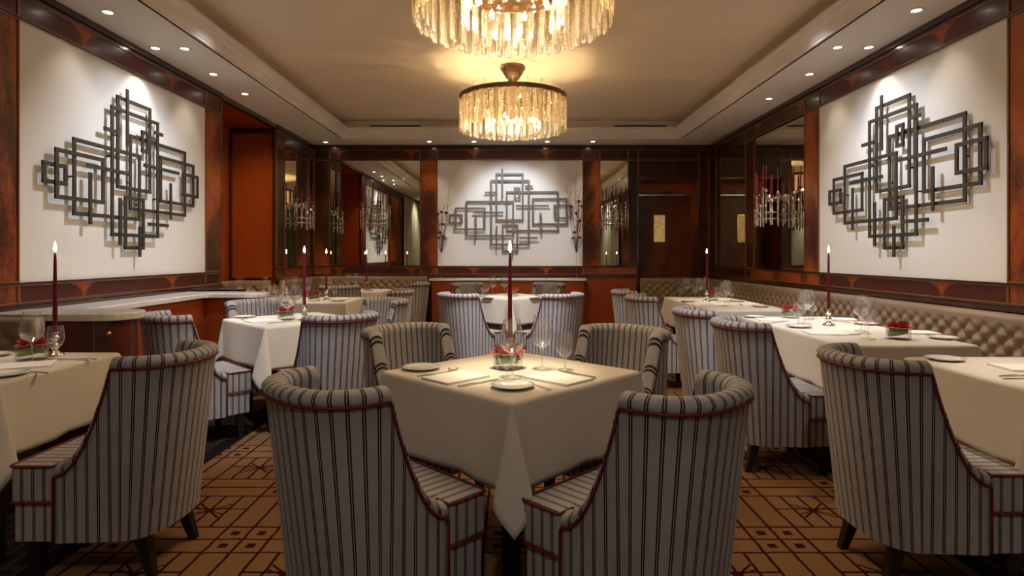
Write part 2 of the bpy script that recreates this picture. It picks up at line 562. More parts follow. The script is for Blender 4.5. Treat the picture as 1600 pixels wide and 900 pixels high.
USED = set()
def place(root, loc, rz, label, group=None, scale=None):
    """first call uses the prototype itself, later calls copy it"""
    if root.name not in USED:
        USED.add(root.name)
        if root.name not in KID: KID[root.name] = [(c, kids(c)) for c in kids(root)]
        root.location = loc; root.rotation_euler = (0, 0, rz)
        if scale: root.scale = (scale,) * 3
        root['label'] = label
        if group: root['group'] = group
        return root
    s = scale if scale else 1.0
    return dup(root, loc, rz, label, group, s)


# ------------------------------------------------------------------ room shell
b = MB(); b.box(-3.75, 3.3, YB - 0.1, 9.8, -0.1, 0)
struct(b.build('floor', M['carpet']))


def P(wall, a, z, d):
    if wall == 'left': return (-W + d, a, z)
    if wall == 'right': return (W - d, a, z)
    return (a, D - d, z)


def wbox(b, wall, a0, a1, z0, z1, d0, d1, mi=0, uv=False, frame=False):
    """box on a wall; the room-facing face carries uv (metres from the middle, 0..1 up)"""
    am = (a0 + a1) / 2
    c = [P(wall, a, z, d) for d in (d0, d1) for a, z in ((a0, z0), (a1, z0), (a1, z1), (a0, z1))]
    n = len(b.v); b.v += c
    F = [(4, 5, 6, 7), (0, 1, 5, 4), (1, 2, 6, 5), (2, 3, 7, 6), (3, 0, 4, 7), (3, 2, 1, 0)]
    for k, q in enumerate(F):
        b.f.append(tuple(n + i for i in q))
        b.uv.append([(a0 - am, 0), (a1 - am, 0), (a1 - am, 1), (a0 - am, 1)] if k == 0 else [(0.5, 0.02)] * 4)
        b.mi.append(mi)


# base walls (solid, behind everything)
b = MB()
for a0, a1 in ((YB, 6.24), (7.70, D)):
    b.box(-W - 0.75, -W, a0, a1, 0, ZC)
b.box(-W - 0.75, -3.60, 6.24, 7.70, 0, ZC)
b.box(-3.60, -W, 6.24, 7.70, 2.86, ZC)
struct(b.build('wall_left', M['wood_orange']))
b = MB(); b.box(W, W + 0.15, YB, 9.8, 0, ZC)
struct(b.build('wall_right', M['wood_dark']))
b = MB()
b.box(-W - 0.1, 1.93, D, D + 0.63, 0, ZC)
b.box(2.85, W, D, D + 0.63, 0, ZC)
b.box(1.93, 2.85, D, D + 0.63, 2.40, ZC)
b.box(1.93, 2.85, D + 0.45, D + 0.63, 0, 2.40)
struct(b.build('wall_back', M['wood']))
b = MB(); b.box(-3.7, 3.2, YB - 0.12, YB, 0, ZC)
struct(b.build('wall_front', M['wood_dark']))

# ceiling: tray
b = MB(); b.box(-3.75, 3.3, YB - 0.1, 9.8, ZC, ZC + 0.1)
struct(b.build('ceiling', M['ceiling']))
b = MB()
xi, yi, yo = XL + 0.117, YL + 0.117, YN - 0.117
b.box(-W, -xi, YB, D, ZS, ZS + 0.012)
b.box(xi, W, YB, D, ZS, ZS + 0.012)
b.box(-xi, xi, yi, D, ZS, ZS + 0.012)
b.box(-xi, xi, YB, yo, ZS, ZS + 0.012)
prof = [(0, 0.0), (0.0, 0.012), (0.012, 0.018), (0.016, 0.034), (0.022, 0.038), (0.045, 0.085), (0.075, 0.108), (0.082, 0.114),
        (0.086, 0.126), (0.10, 0.132), (0.117, 0.134), (0.117, 0.150), (-0.02, 0.155), (-0.02, 0.27)]
pp = []
for d, z in prof:
    x1, ya, yb_ = xi - d, yo + d, yi - d
    pp.append([(-x1, ya, ZS + z), (x1, ya, ZS + z), (x1, yb_, ZS + z), (-x1, yb_, ZS + z)])
b.grid(pp, closed=True)
struct(b.build('trim_1', M['soffit']))

# panelling
ZP0, ZP1 = 1.08, 2.69
tn = [1]


def tname():
    tn[0] += 1
    return 'trim_%d' % tn[0]


def panelled(wall, a0, a1, z0, z1, key, d=0.018, line=True):
    """one veneered field with a fine moulding round it"""
    b = MB()
    wbox(b, wall, a0 + 0.006, a1 - 0.006, z0 + 0.006, z1 - 0.006, 0, d)
    m = 0.010
    for q in ((a0, a1, z0, z0 + m), (a0, a1, z1 - m, z1), (a0, a0 + m, z0, z1), (a1 - m, a1, z0, z1)):
        wbox(b, wall, q[0], q[1], q[2], q[3], 0, d + 0.008, 1)
    o = b.build(tname(), [M[key], M['gold_line'] if line else M['moulding']], bevel=0.002)
    return struct(o)


def rail(wall, a0, a1):
    b = MB()
    wbox(b, wall, a0, a1, 0.905, 0.935, 0, 0.045)
    wbox(b, wall, a0, a1, 0.935, 0.950, 0, 0.032)
    wbox(b, wall, a0, a1, ZP0 - 0.016, ZP0, 0, 0.034)
    wbox(b, wall, a0, a1, 2.87, ZS, 0, 0.042)
    wbox(b, wall, a0, a1, 2.845, 2.87, 0, 0.026)
    wbox(b, wall, a0, a1, ZP1, ZP1 + 0.014, 0, 0.030)
    return struct(b.build(tname(), M['moulding'], bevel=0.003))


def frieze(wall, cuts, keys):
    for i in range(len(cuts) - 1):
        panelled(wall, cuts[i], cuts[i + 1], ZP1 + 0.012, 2.848, keys[i], 0.016)


def lowrail(wall, cuts, keys):
    for i in range(len(cuts) - 1):
        panelled(wall, cuts[i], cuts[i + 1], 0.948, ZP0 - 0.014, keys[i], 0.016)


def white(wall, a0, a1):
    b = MB()
    wbox(b, wall, a0, a1, ZP0, ZP1, 0, 0.014)
    return struct(b.build(tname(), M['panel']))


# left wall
rail('left', YB, 6.24)
frieze('left', [YB, 0.9, 3.4, 3.67, 5.91, 6.24], ['wood_dark', 'flame', 'wood_dark', 'flame', 'wood_dark'])
lowrail('left', [YB, 0.9, 3.4, 3.67, 5.91, 6.24], ['wood_dark', 'flame', 'wood', 'flame', 'wood'])
panelled('left', YB, 3.67, ZP0, ZP1, 'wood')
white('left', 3.67, 5.91)
panelled('left', 5.91, 6.24, ZP0, ZP1, 'wood')
panelled('left', YB, 6.24, 0.0, 0.90, 'wood_orange')
# far part of left wall
rail('left', 7.70, D - 0.05)
frieze('left', [7.70, 7.98, 8.93, D - 0.03], ['wood_dark'] * 3)
lowrail('left', [7.70, 7.98, 8.93, D - 0.03], ['wood'] * 3)
panelled('left', 7.70, 7.98, ZP0, ZP1, 'wood_dark')
panelled('left', 8.93, D - 0.03, ZP0, ZP1, 'wood_dark')
# alcove moulding and the facing panel
b = MB()
b.box(-3.60, -W + 0.01, 7.66, 7.70, 0.94, 0.955)
b.box(-3.60, -W + 0.01, 7.66, 7.70, 2.80, 2.86)
b.box(-3.60, -3.57, 7.66, 7.70, 0.95, 2.80)
b.box(-W - 0.02, -W + 0.012, 7.66, 7.71, 0.95, 2.80)
b.box(-W - 0.02, -W + 0.012, 6.225, 6.26, 0.0, 2.86)
b.box(-W - 0.02, -W + 0.03, 6.24, 7.70, 2.86, ZS)
struct(b.build(tname(), M['moulding'], bevel=0.004))

# right wall
rail('right', YB, D - 0.05)
cr = [YB, 0.9, 3.4, 3.64, 5.88, 6.17, 7.45, 7.72, 8.85, D - 0.03]
frieze('right', cr, ['wood_dark', 'flame', 'wood_dark', 'flame', 'wood_dark', 'flame', 'wood_dark', 'wood_dark', 'wood_dark'])
lowrail('right', cr, ['wood_dark', 'flame', 'wood', 'flame', 'wood', 'wood', 'wood', 'wood_dark', 'wood_dark'])
panelled('right', YB, 3.64, ZP0, ZP1, 'wood')
white('right', 3.64, 5.88)
panelled('right', 5.88, 6.17, ZP0, ZP1, 'wood')
panelled('right', 7.45, 7.72, ZP0, ZP1, 'wood_dark')
panelled('right', 8.85, D - 0.03, ZP0, ZP1, 'wood_dark')

# back wall
def bx(px): return (px - 799) * D / 940
rail('back', -W + 0.03, 1.93)
cb = [-W + 0.03, bx(516), bx(657), bx(684), bx(910), bx(937), bx(981), 1.93]
frieze('back', cb, ['wood_dark', 'flame', 'wood_dark', 'flame', 'wood_dark', 'wood_dark', 'wood_dark'])
lowrail('back', cb, ['wood', 'flame', 'wood', 'flame', 'wood', 'wood', 'wood'])
for i, k in ((0, 'wood'), (2, 'wood'), (4, 'wood'), (6, 'wood_dark')):
    panelled('back', cb[i], cb[i + 1], ZP0, ZP1, k)
white('back', cb[3], cb[4])
for i in range(3, 7):
    panelled('back', cb[i], cb[i + 1], 0.02, 0.905, 'wood_orange')
panelled('back', 1.93, 2.85, 2.42, 2.69, 'wood_dark')
panelled('back', 1.93, 2.85, ZP1 + 0.012, 2.848, 'wood_dark')
panelled('back', 2.85, W - 0.03, 0.92, 2.848, 'wood_dark')
b = MB()
for q in ((1.90, 1.935, 0, 2.42), (2.845, 2.88, 0, 2.42), (1.90, 2.88, 2.40, 2.43)):
    wbox(b, 'back', q[0], q[1], q[2], q[3], 0, 0.03)
wbox(b, 'back', 1.93, W - 0.03, 2.87, ZS, 0, 0.042)
struct(b.build(tname(), M['moulding'], bevel=0.003))

# portal door
dr = empty('door_1', (2.39, D + 0.40, 0)); struct(dr)
b = MB(); b.box(-0.46, -0.13, -0.02, 0.02, 0, 2.18); b.box(0.05, 0.46, -0.02, 0.02, 0, 2.18)
b.box(-0.13, 0.05, -0.02, 0.02, 0, 1.45); b.box(-0.13, 0.05, -0.02, 0.02, 1.88, 2.18)
b.build('door_leaf', M['wood_door'], dr)
b = MB(); b.box(-0.128, 0.048, -0.004, 0.004, 1.452, 1.878)
b.build('glass_pane', M['amber'], dr)
b = MB()
for q in ((-0.14, -0.125, 1.44, 1.89), (0.045, 0.06, 1.44, 1.89), (-0.14, 0.06, 1.44, 1.455), (-0.14, 0.06, 1.875, 1.89)):
    b.box(q[0], q[1], -0.026, 0.0, q[2], q[3])
b.build('pane_frame', M['brass'], dr)
b = MB(); b.box(-0.44, 0.36, -0.035, 0.0, 2.185, 2.205)
b.build('door_track', M['track'], dr)

# ------------------------------------------------------------------ mirrors
def mirror(wall, a0, a1, label):
    am = (a0 + a1) / 2
    t = empty('wall_mirror', P(wall, am, ZP0, 0)); tag(t, label, 'mirror', 'panel mirrors between the pilasters')
    o0 = Vector(P(wall, am, ZP0, 0))
    b = MB(); wbox(b, wall, a0 + 0.008, a1 - 0.008, ZP0 + 0.002, ZP1 - 0.002, 0.001, 0.010)
    o = b.build('mirror_glass', M['mirror'], t); o.data.transform(Matrix.Translation(-o0))
    b = MB(); m = 0.008
    for q in ((a0, a1, ZP0, ZP0 + m), (a0, a1, ZP1 - m, ZP1), (a0, a0 + m, ZP0, ZP1), (a1 - m, a1, ZP0, ZP1)):
        wbox(b, wall, q[0], q[1], q[2], q[3], 0.0, 0.016)
    o = b.build('mirror_edge', M['moulding'], t); o.data.transform(Matrix.Translation(-o0))


mirror('back', cb[1], cb[2], 'wide mirror on the end wall, left of the white sculpture panel')
mirror('back', cb[5], cb[6], 'narrow mirror on the end wall, right of the white sculpture panel')
mirror('left', 7.98, 8.93, 'mirror on the left wall beside the far left corner')
mirror('right', 6.17, 7.45, 'mirror on the right wall next to the white panel, behind the silver sconce')
mirror('right', 7.72, 8.85, 'mirror on the right wall next to the far right corner, reflecting the dark doorway')

# ------------------------------------------------------------------ sculptures
FR = [(483, 128, 711, 530), (438, 185, 763, 745), (573, 285, 1018, 622), (223, 370, 628, 668), (128, 428, 380, 610),
      (75, 487, 180, 555), (800, 345, 1095, 565), (988, 403, 1128, 512), (642, 252, 682, 340), (538, 575, 665, 803)]
BA = [(534, 88, 534, 333), (390, 290, 470, 290), (738, 235, 790, 235), (660, 407, 932, 407), (866, 475, 866, 645),
      (290, 465, 536, 465), (303, 500, 303, 700), (484, 588, 484, 785), (690, 687, 835, 687), (622, 710, 622, 837)]


def sculpture(wall, am, zm, label, mat, s=0.001734, sz=0.001734):
    t = empty('wall_sculpture', P(wall, am, zm - 0.6, 0)); tag(t, label, 'wall sculpture', 'metal sculptures of interlocking rectangles')
    o0 = Vector(P(wall, am, zm - 0.6, 0))
    sg = {'left': 1, 'right': -1, 'back': 1}[wall]
    rnd = random.Random(4)
    def bar(b, u0, v0, u1, v1, d):
        hw = 0.0140; th = 0.011
        a0 = am + sg * (min(u0, u1) - 600) * s; a1 = am + sg * (max(u0, u1) - 600) * s
        z0 = zm - (max(v0, v1) - 462) * sz; z1 = zm - (min(v0, v1) - 462) * sz
        if a0 > a1: a0, a1 = a1, a0
        wbox(b, wall, a0 - hw, a1 + hw, z0 - hw, z1 + hw, d, d + th) if abs(z1 - z0) < 1e-6 else None
        if abs(z1 - z0) >= 1e-6: wbox(b, wall, a0 - hw, a1 + hw, z0 - hw, z1 + hw, d, d + th)
    lev = [0.040, 0.050, 0.034, 0.045, 0.052, 0.042, 0.038, 0.048, 0.055, 0.036]
    for k, (x0, y0, x1, y1) in enumerate(FR):
        b = MB(); d = lev[k]
        bar(b, x0, y0, x1, y0, d); bar(b, x0, y1, x1, y1, d + 0.0003)
        bar(b, x0, y0, x0, y1, d + 0.0006); bar(b, x1, y0, x1, y1, d + 0.0009)
        o = b.build('rectangle_frame', mat, t, merge=False); o.data.transform(Matrix.Translation(-o0))
    for k, (x0, y0, x1, y1) in enumerate(BA):
        b = MB(); d = 0.056 + 0.0015 * (k % 3)
        bar(b, x0, y0, x1, y1, d)
        o = b.build('bar', mat, t, merge=False); o.data.transform(Matrix.Translation(-o0))
    for u, v in ((438, 400), (763, 560), (1018, 450), (223, 520), (483, 300), (711, 450), (573, 500), (628, 600)):
        b = MB()
        wbox(b, wall, am + sg * (u - 600) * s - 0.006, am + sg * (u - 600) * s + 0.006, zm - (v - 462) * sz - 0.006, zm - (v - 462) * sz + 0.006, 0.0135, 0.04)
        o = b.build('wall_bracket', mat, t, merge=False); o.data.transform(Matrix.Translation(-o0))


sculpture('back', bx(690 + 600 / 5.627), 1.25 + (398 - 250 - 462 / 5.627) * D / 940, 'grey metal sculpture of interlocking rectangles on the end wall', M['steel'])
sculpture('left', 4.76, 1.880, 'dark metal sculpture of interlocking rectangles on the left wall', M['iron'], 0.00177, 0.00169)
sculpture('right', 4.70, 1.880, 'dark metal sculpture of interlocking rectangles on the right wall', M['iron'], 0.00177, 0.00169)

# ------------------------------------------------------------------ ceiling fittings
dl = empty('downlight'); tag(dl, 'downlight', 'downlight')
b = MB(); b.lathe([(0.046, 0.0), (0.046, -0.004), (0.040, -0.007), (0.032, -0.005), (0.029, 0.0)], 24)
b.build('trim_ring', M['rim'], dl, smooth=True)
b = MB(); b.lathe([(0.029, -0.001), (0.015, -0.0035), (0.0, -0.004)], 24)
b.build('lamp', M['lamp'], dl, smooth=True)
names = ['left side soffit, first and nearest of the row', 'left soffit, of the middle pair nearer the wall', 'left soffit, of the middle pair nearer the tray',
         'left side soffit, fourth away from the camera', 'left side soffit, last before the alcove',
         'right side soffit, first and nearest of the row', 'right soffit, of the middle pair nearer the tray',
         'right soffit, of the middle pair nearer the wall', 'right side soffit, above the far edge of the white panel', 'right side soffit, above the wall mirror',
         'far left corner of the soffit', 'end soffit left of the far chandelier, above the wide mirror', 'end soffit just left under the far chandelier',
         'end soffit just right under the far chandelier', 'end soffit above the narrow end wall mirror']
for (x, y), nm in zip(DOWN, names):
    place(dl, (x, y, ZS), 0, 'small recessed downlight, ' + nm, 'recessed downlights in the soffit')
for x0, x1, s in ((577, 657, 'left'), (960, 1042, 'right')):
    b = MB(); b.box((x0 - 799) * 8.64 / 940, (x1 - 799) * 8.64 / 940, 8.655, 8.676, 3.088, 3.112)
    for k in range(3):
        b.box((x0 - 799) * 8.64 / 940, (x1 - 799) * 8.64 / 940, 8.650, 8.657, 3.090 + 0.009 * k, 3.093 + 0.009 * k)
    tag(b.build('air_vent', M['black']), 'thin black slot vent in the ceiling recess %s of the far chandelier' % s, 'air vent', 'slot vents in the ceiling recess')


# chandeliers
def make_chandelier():
    t = empty('chandelier'); tag(t, 'x', 'chandelier', 'round crystal chandeliers')
    R, zt_, zb = 0.54, 2.844, 2.516
    H = zt_ - zb
    b = MB()
    b.lathe([(0.125, ZC - 0.001), (0.128, ZC - 0.02), (0.075, ZC - 0.115), (0.045, ZC - 0.15), (0.048, ZC - 0.165), (0.030, ZC - 0.185), (0.0, ZC - 0.19)], 28)
    b.build('canopy', M['bronze'], t, smooth=True)
    cano = bpy.data.objects['canopy']
    bead = MB()
    for k in range(7):
        rr = 0.128 - k * 0.0115; z = ZC - 0.022 - k * 0.018
        for j in range(24):
            a = 2 * PI * (j + 0.5 * (k % 2)) / 24
            bead.lathe([(0, -0.006), (0.006, 0), (0, 0.006)], 5, (rr * math.cos(a) * 1.01, rr * math.sin(a) * 1.01, z))
    bead.build('canopy_beads', M['silver'], cano)
    b = MB(); b.tube([(0, 0, ZC - 0.18), (0, 0, zt_ - 0.10)], 0.012, 10)
    b.build('rod', M['bronze'], t, smooth=True)
    b = MB()
    pr = [(R + 0.004, zt_ - 0.022), (R + 0.012, zt_ - 0.018), (R + 0.012, zt_ + 0.022), (R + 0.004, zt_ + 0.026), (R - 0.012, zt_ + 0.026), (R - 0.012, zt_ - 0.022), (R + 0.004, zt_ - 0.022)]
    b.lathe(pr, 72)
    b.build('ring', M['bronze'], t, smooth=False)
    for k in range(6):
        a = 2 * PI * k / 6; b = MB()
        b.tube([(0.0, 0.0, zt_ - 0.03), (math.cos(a) * R * 0.5, math.sin(a) * R * 0.5, zt_ - 0.01), (math.cos(a) * (R - 0.005), math.sin(a) * (R - 0.005), zt_ + 0.005)], 0.006, 6)
        b.build('spoke', M['bronze'], t, smooth=True)
    # strips
    def strip(wd, h, th):
        b = MB(); pts = []
        n = 6; r = wd * 0.42
        for sx, sz, a0 in ((1, 1, 0), (-1, 1, 90), (-1, -1, 180), (1, -1, 270)):
            for k in range(n + 1):
                a = math.radians(a0 + 90 * k / n)
                pts.append((sx * (wd / 2 - r) + r * math.cos(a), sz * (h / 2 - r) + r * math.sin(a)))
        b.prism(pts, -th / 2, th / 2)
        me = b
        me.v = [(x, z, y) for x, y, z in me.v]   # stand upright
        return me
    wide = strip(0.052, H, 0.010).build('crystal_strip', M['frosted'], t, bevel=0.0025)
    nar = strip(0.036, H - 0.02, 0.009).build('crystal_strip', M['crystal'], t, bevel=0.0025)
    first = {0: True, 1: True}
    n = 64
    seq = 'WNWNNWNN'
    for k in range(n):
        a = 2 * PI * k / n
        src = wide if seq[k % 8] == 'W' else nar
        key = 0 if src is wide else 1
        if first[key]: o = src; first[key] = False
        else:
            o = src.copy(); C.objects.link(o); o.parent = t
        rr = R + (0.006 if key == 0 else -0.006)
        o.location = (rr * math.cos(a), rr * math.sin(a), (zt_ + zb) / 2 - (0.0 if key == 0 else 0.006 * (k % 3)))
        o.rotation_euler = (0, 0, a + PI / 2)
    inner = strip(0.036, H - 0.05, 0.010).build('inner_crystal_strip', M['frosted'], t, bevel=0.0025)
    inner2 = strip(0.034, 0.17, 0.010).build('inner_crystal_strip', M['crystal'], t, bevel=0.0025)
    for k in range(36):
        a = 2 * PI * (k + 0.5) / 36
        o = inner if k == 0 else inner.copy()
        if k: C.objects.link(o); o.parent = t
        o.location = ((R - 0.045) * math.cos(a), (R - 0.045) * math.sin(a), (zt_ + zb) / 2 + 0.015)
        o.rotation_euler = (0, 0, a + PI / 2)
    for k in range(24):
        a = 2 * PI * (k + 0.25) / 24
        o = inner2 if k == 0 else inner2.copy()
        if k: C.objects.link(o); o.parent = t
        o.location = ((R * 0.52) * math.cos(a), (R * 0.52) * math.sin(a), zb + 0.10)
        o.rotation_euler = (0, 0, a + PI / 2)
    b = MB(); b.lathe([(R * 0.52 + 0.006, zb + 0.185), (R * 0.52 + 0.006, zb + 0.2), (R * 0.52 - 0.006, zb + 0.2), (R * 0.52 - 0.006, zb + 0.185), (R * 0.52 + 0.006, zb + 0.185)], 48)
    b.build('inner_ring', M['bronze'], t)
    b = MB(); b.tube([(0, 0, zt_ - 0.10), (0, 0, zb + 0.19)], 0.01, 8)
    for k in range(4):
        a = PI / 2 * k + 0.3
        b.tube([(0, 0, zb + 0.19), (R * 0.52 * math.cos(a), R * 0.52 * math.sin(a), zb + 0.193)], 0.004, 6)
    b.build('inner_frame', M['bronze'], t)
    fin = MB(); fin.lathe([(0, 0), (0.004, 0.003), (0.003, 0.022), (0.009, 0.032), (0.012, 0.042), (0.008, 0.054), (0, 0.060)], 8)
    fo = fin.build('crystal_finial', M['glass'], t, smooth=True)
    for k in range(24):
        a = 2 * PI * k / 24
        o = fo if k == 0 else fo.copy()
        if k: C.objects.link(o); o.parent = t
        o.location = (R * math.cos(a), R * math.sin(a), zt_ + 0.026)
    bu = MB(); bu.lathe([(0, -0.022), (0.010, -0.016), (0.014, -0.002), (0.011, 0.012), (0.005, 0.026), (0, 0.034)], 10)
    bo = bu.build('bulb', M['bulb'], t, smooth=True)
    for k in range(12):
        a = 2 * PI * (k + 0.3) / 12
        o = bo if k == 0 else bo.copy()
        if k: C.objects.link(o); o.parent = t
        o.location = (R * 0.78 * math.cos(a), R * 0.78 * math.sin(a), zt_ - 0.075)
    for k in range(6):
        a = 2 * PI * (k + 0.1) / 6
        o = bo.copy(); C.objects.link(o); o.parent = t
        o.location = (R * 0.36 * math.cos(a), R * 0.36 * math.sin(a), zb + 0.12)
    return t


ch = make_chandelier()
place(ch, (0.008, 3.325, 0), 0.05, 'nearer large round crystal chandelier, cut off by the top of the picture')
place(ch, (0.015, 6.165, 0), 0.0, 'farther round crystal chandelier hanging from its funnel shaped canopy')
for y in (3.325, 6.165):
    for k in range(6):
        a = PI / 6 + PI / 3 * k
        d = bpy.data.lights.new('chandelier_light', 'POINT'); d.energy = 7; d.color = WARM; d.shadow_soft_size = 0.02
        o = bpy.data.objects.new('chandelier_light', d); C.objects.link(o)
        rq = 0.30
        o.location = (rq * math.cos(a), y + rq * math.sin(a), 2.60)

# ------------------------------------------------------------------ chair
def make_chair():
    t = empty('dining_chair'); tag(t, 'x', 'chair', 'striped tub dining chairs with burgundy piping')
    ZB, ZT, ZA = 0.17, 0.862, 0.462
    yf = 0.165                    # arm front
    y0 = -0.045                   # wing corner
    NS, NA = 12, 34
    def plan(z):
        k = (z - ZB) / (ZT - ZB)
        return 0.238 + 0.013 * k, 0.19 + 0.085 * k      # half width, depth of back from y=0
    def pathpt(i, z):
        """i over 0..2*NS+NA; returns (x, y) of the outer face at height z"""
        hw, dp = plan(z)
        hwf = 0.252
        D_ = dp + y0
        if i <= NS:
            s = i / NS; y = yf + (y0 - yf) * s
            return (hwf + (hw - hwf) * s, y)
        if i >= NS + NA:
            s = (i - NS - NA) / NS; y = y0 + (yf - y0) * s
            return (-(hw + (hwf - hw) * s), y)
        a = PI * (i - NS) / NA
        e = 0.84
        cx = math.copysign(abs(math.cos(a)) ** e, math.cos(a)); sy = abs(math.sin(a)) ** e
        return (hw * cx, y0 - D_ * sy)
    NT = 2 * NS + NA
    def top(i):
        if i < NS: s = 1 - i / NS
        elif i > NS + NA: s = (i - NS - NA) / NS
        else: return ZT
        return ZA + (ZT - ZA) * (1 - s) ** 1.9
    # reference arc length at mid height
    ref = [Vector(pathpt(i, 0.6)) for i in range(NT + 1)]
    L = [0.0]
    for i in range(NT): L.append(L[-1] + (ref[i + 1] - ref[i]).length)
    L = [l - L[-1] / 2 for l in L]
    T = 0.062
    rows = []; uvr = []
    zl = [ZB, 0.25, 0.34, 0.42]
    pip = []
    cols = []
    for i in range(NT + 1):
        tp = top(i)
        def at(z, off):
            zz = min(z, ZT)
            p = Vector(pathpt(i, zz)); q0 = Vector(pathpt(max(i - 1, 0), zz)); q1 = Vector(pathpt(min(i + 1, NT), zz))
            tg = (q1 - q0).normalized(); nrm = Vector((tg.y, -tg.x))      # points inward
            p2 = p + nrm * off
            return (p2.x, p2.y, z)
        sec = []
        ze = tp - 0.042
        for k in range(7): sec.append(at(ZB + (ze - ZB) * k / 6, 0.0))
        sec += [at(tp - 0.034, -0.006), at(tp - 0.018, -0.010), at(tp - 0.004, 0.002), at(tp + 0.003, 0.020), at(tp + 0.002, 0.040), at(tp - 0.008, T - 0.004), at(tp - 0.028, T + 0.004)]
        zi0 = tp - 0.05; zi1 = 0.38
        for k in range(5): sec.append(at(zi0 + (min(zi1, zi0 - 0.01) - zi0) * k / 4, T))
        cols.append(sec)
        pip.append(at(tp - 0.040, -0.007))
    b = MB(); UV = []
    for i, sec in enumerate(cols):
        acc = 0; r = []
        for k, p in enumerate(sec):
            if k: acc += (Vector(p) - Vector(sec[k - 1])).length
            r.append((L[i], acc))
        UV.append(r)
    b.grid(cols, UV)
    # front faces of the arms
    for i in (0, NT):
        sec = cols[i]
        lo = [(p[0], p[1], ZB) for p in (sec[0], sec[-1])]
        pts = sec + [(sec[-1][0], sec[-1][1], ZB)]
        b.quad(pts, [(p[0] + 0.02, p[2]) for p in pts])
    br = b.build('backrest', M['velvet'], t, smooth=True, fix=True)
    # piping round the shell
    p1 = [(pip[0][0], pip[0][1] + 0.004, ZB + 0.005), (pip[0][0], pip[0][1] + 0.004, 0.30), (pip[0][0], pip[0][1] + 0.004, pip[0][2] - 0.01)] + pip + \
         [(pip[-1][0], pip[-1][1] + 0.004, pip[-1][2] - 0.01), (pip[-1][0], pip[-1][1] + 0.004, 0.30), (pip[-1][0], pip[-1][1] + 0.004, ZB + 0.005)]
    b = MB(); b.tube(p1, 0.0048, 6); b.build('piping', M['piping'], br, smooth=True)
    # cushion, T shaped
    hw = 0.252; hi = 0.182; yfw = 0.335
    out = [(-0.15, -0.11), (0.15, -0.11), (hi, yf + 0.008), (hw, yf + 0.008), (hw, yfw), (-hw, yfw), (-hw, yf + 0.008), (-hi, yf + 0.008)]
    b = MB(); b.prism(out, 0.318, 0.462)
    se = b.build('seat', M['velvet'], t, bevel=0.016, segs=3); box_uv(se)
    b = MB()
    e = 0.004
    for z in (0.458, 0.322):
        ring = [(hi + e, yf + 0.012), (hw + e - 0.003, yf + 0.012), (hw + e, yf + 0.03), (hw + e, yfw - 0.02), (hw + e - 0.006, yfw - 0.002), (hw - 0.018, yfw + e),
                (0, yfw + e + 0.001), (-hw + 0.018, yfw + e), (-hw - e + 0.006, yfw - 0.002), (-hw - e, yfw - 0.02), (-hw - e, yf + 0.03), (-hw - e + 0.003, yf + 0.012), (-hi - e, yf + 0.012)]
        b.tube([(x, y, z) for x, y in ring], 0.0045, 6)
    b.build('seat_piping', M['piping'], se, smooth=True)
    # base
    b = MB(); b.prism([(-0.235, yf - 0.02), (-0.17, -0.10), (0.17, -0.10), (0.235, yf - 0.02), (0.246, yf - 0.015), (0.246, 0.322), (-0.246, 0.322), (-0.246, yf - 0.015)], 0.172, 0.322)
    o = b.build('seat_base', M['velvet'], t, bevel=0.008); box_uv(o)
    def leg(x, y, x2, y2):
        b = MB(); a, c = 0.026, 0.016
        lo = [(x2 - c, y2 - c, 0), (x2 + c, y2 - c, 0), (x2 + c, y2 + c, 0), (x2 - c, y2 + c, 0)]
        hi_ = [(x - a, y - a, 0.175), (x + a, y - a, 0.175), (x + a, y + a, 0.175), (x - a, y + a, 0.175)]
        b.grid([lo, hi_], closed=True); b.quad(lo[::-1]); b.quad(hi_)
        b.build('leg', M['black'], t, bevel=0.002)
    leg(0.205, 0.27, 0.205, 0.27); leg(-0.205, 0.27, -0.205, 0.27)
    leg(0.14, -0.09, 0.155, -0.14); leg(-0.14, -0.09, -0.155, -0.14)
    return t


chair = make_chair()


def face(dx, dy): return math.atan2(dy, dx) - PI / 2


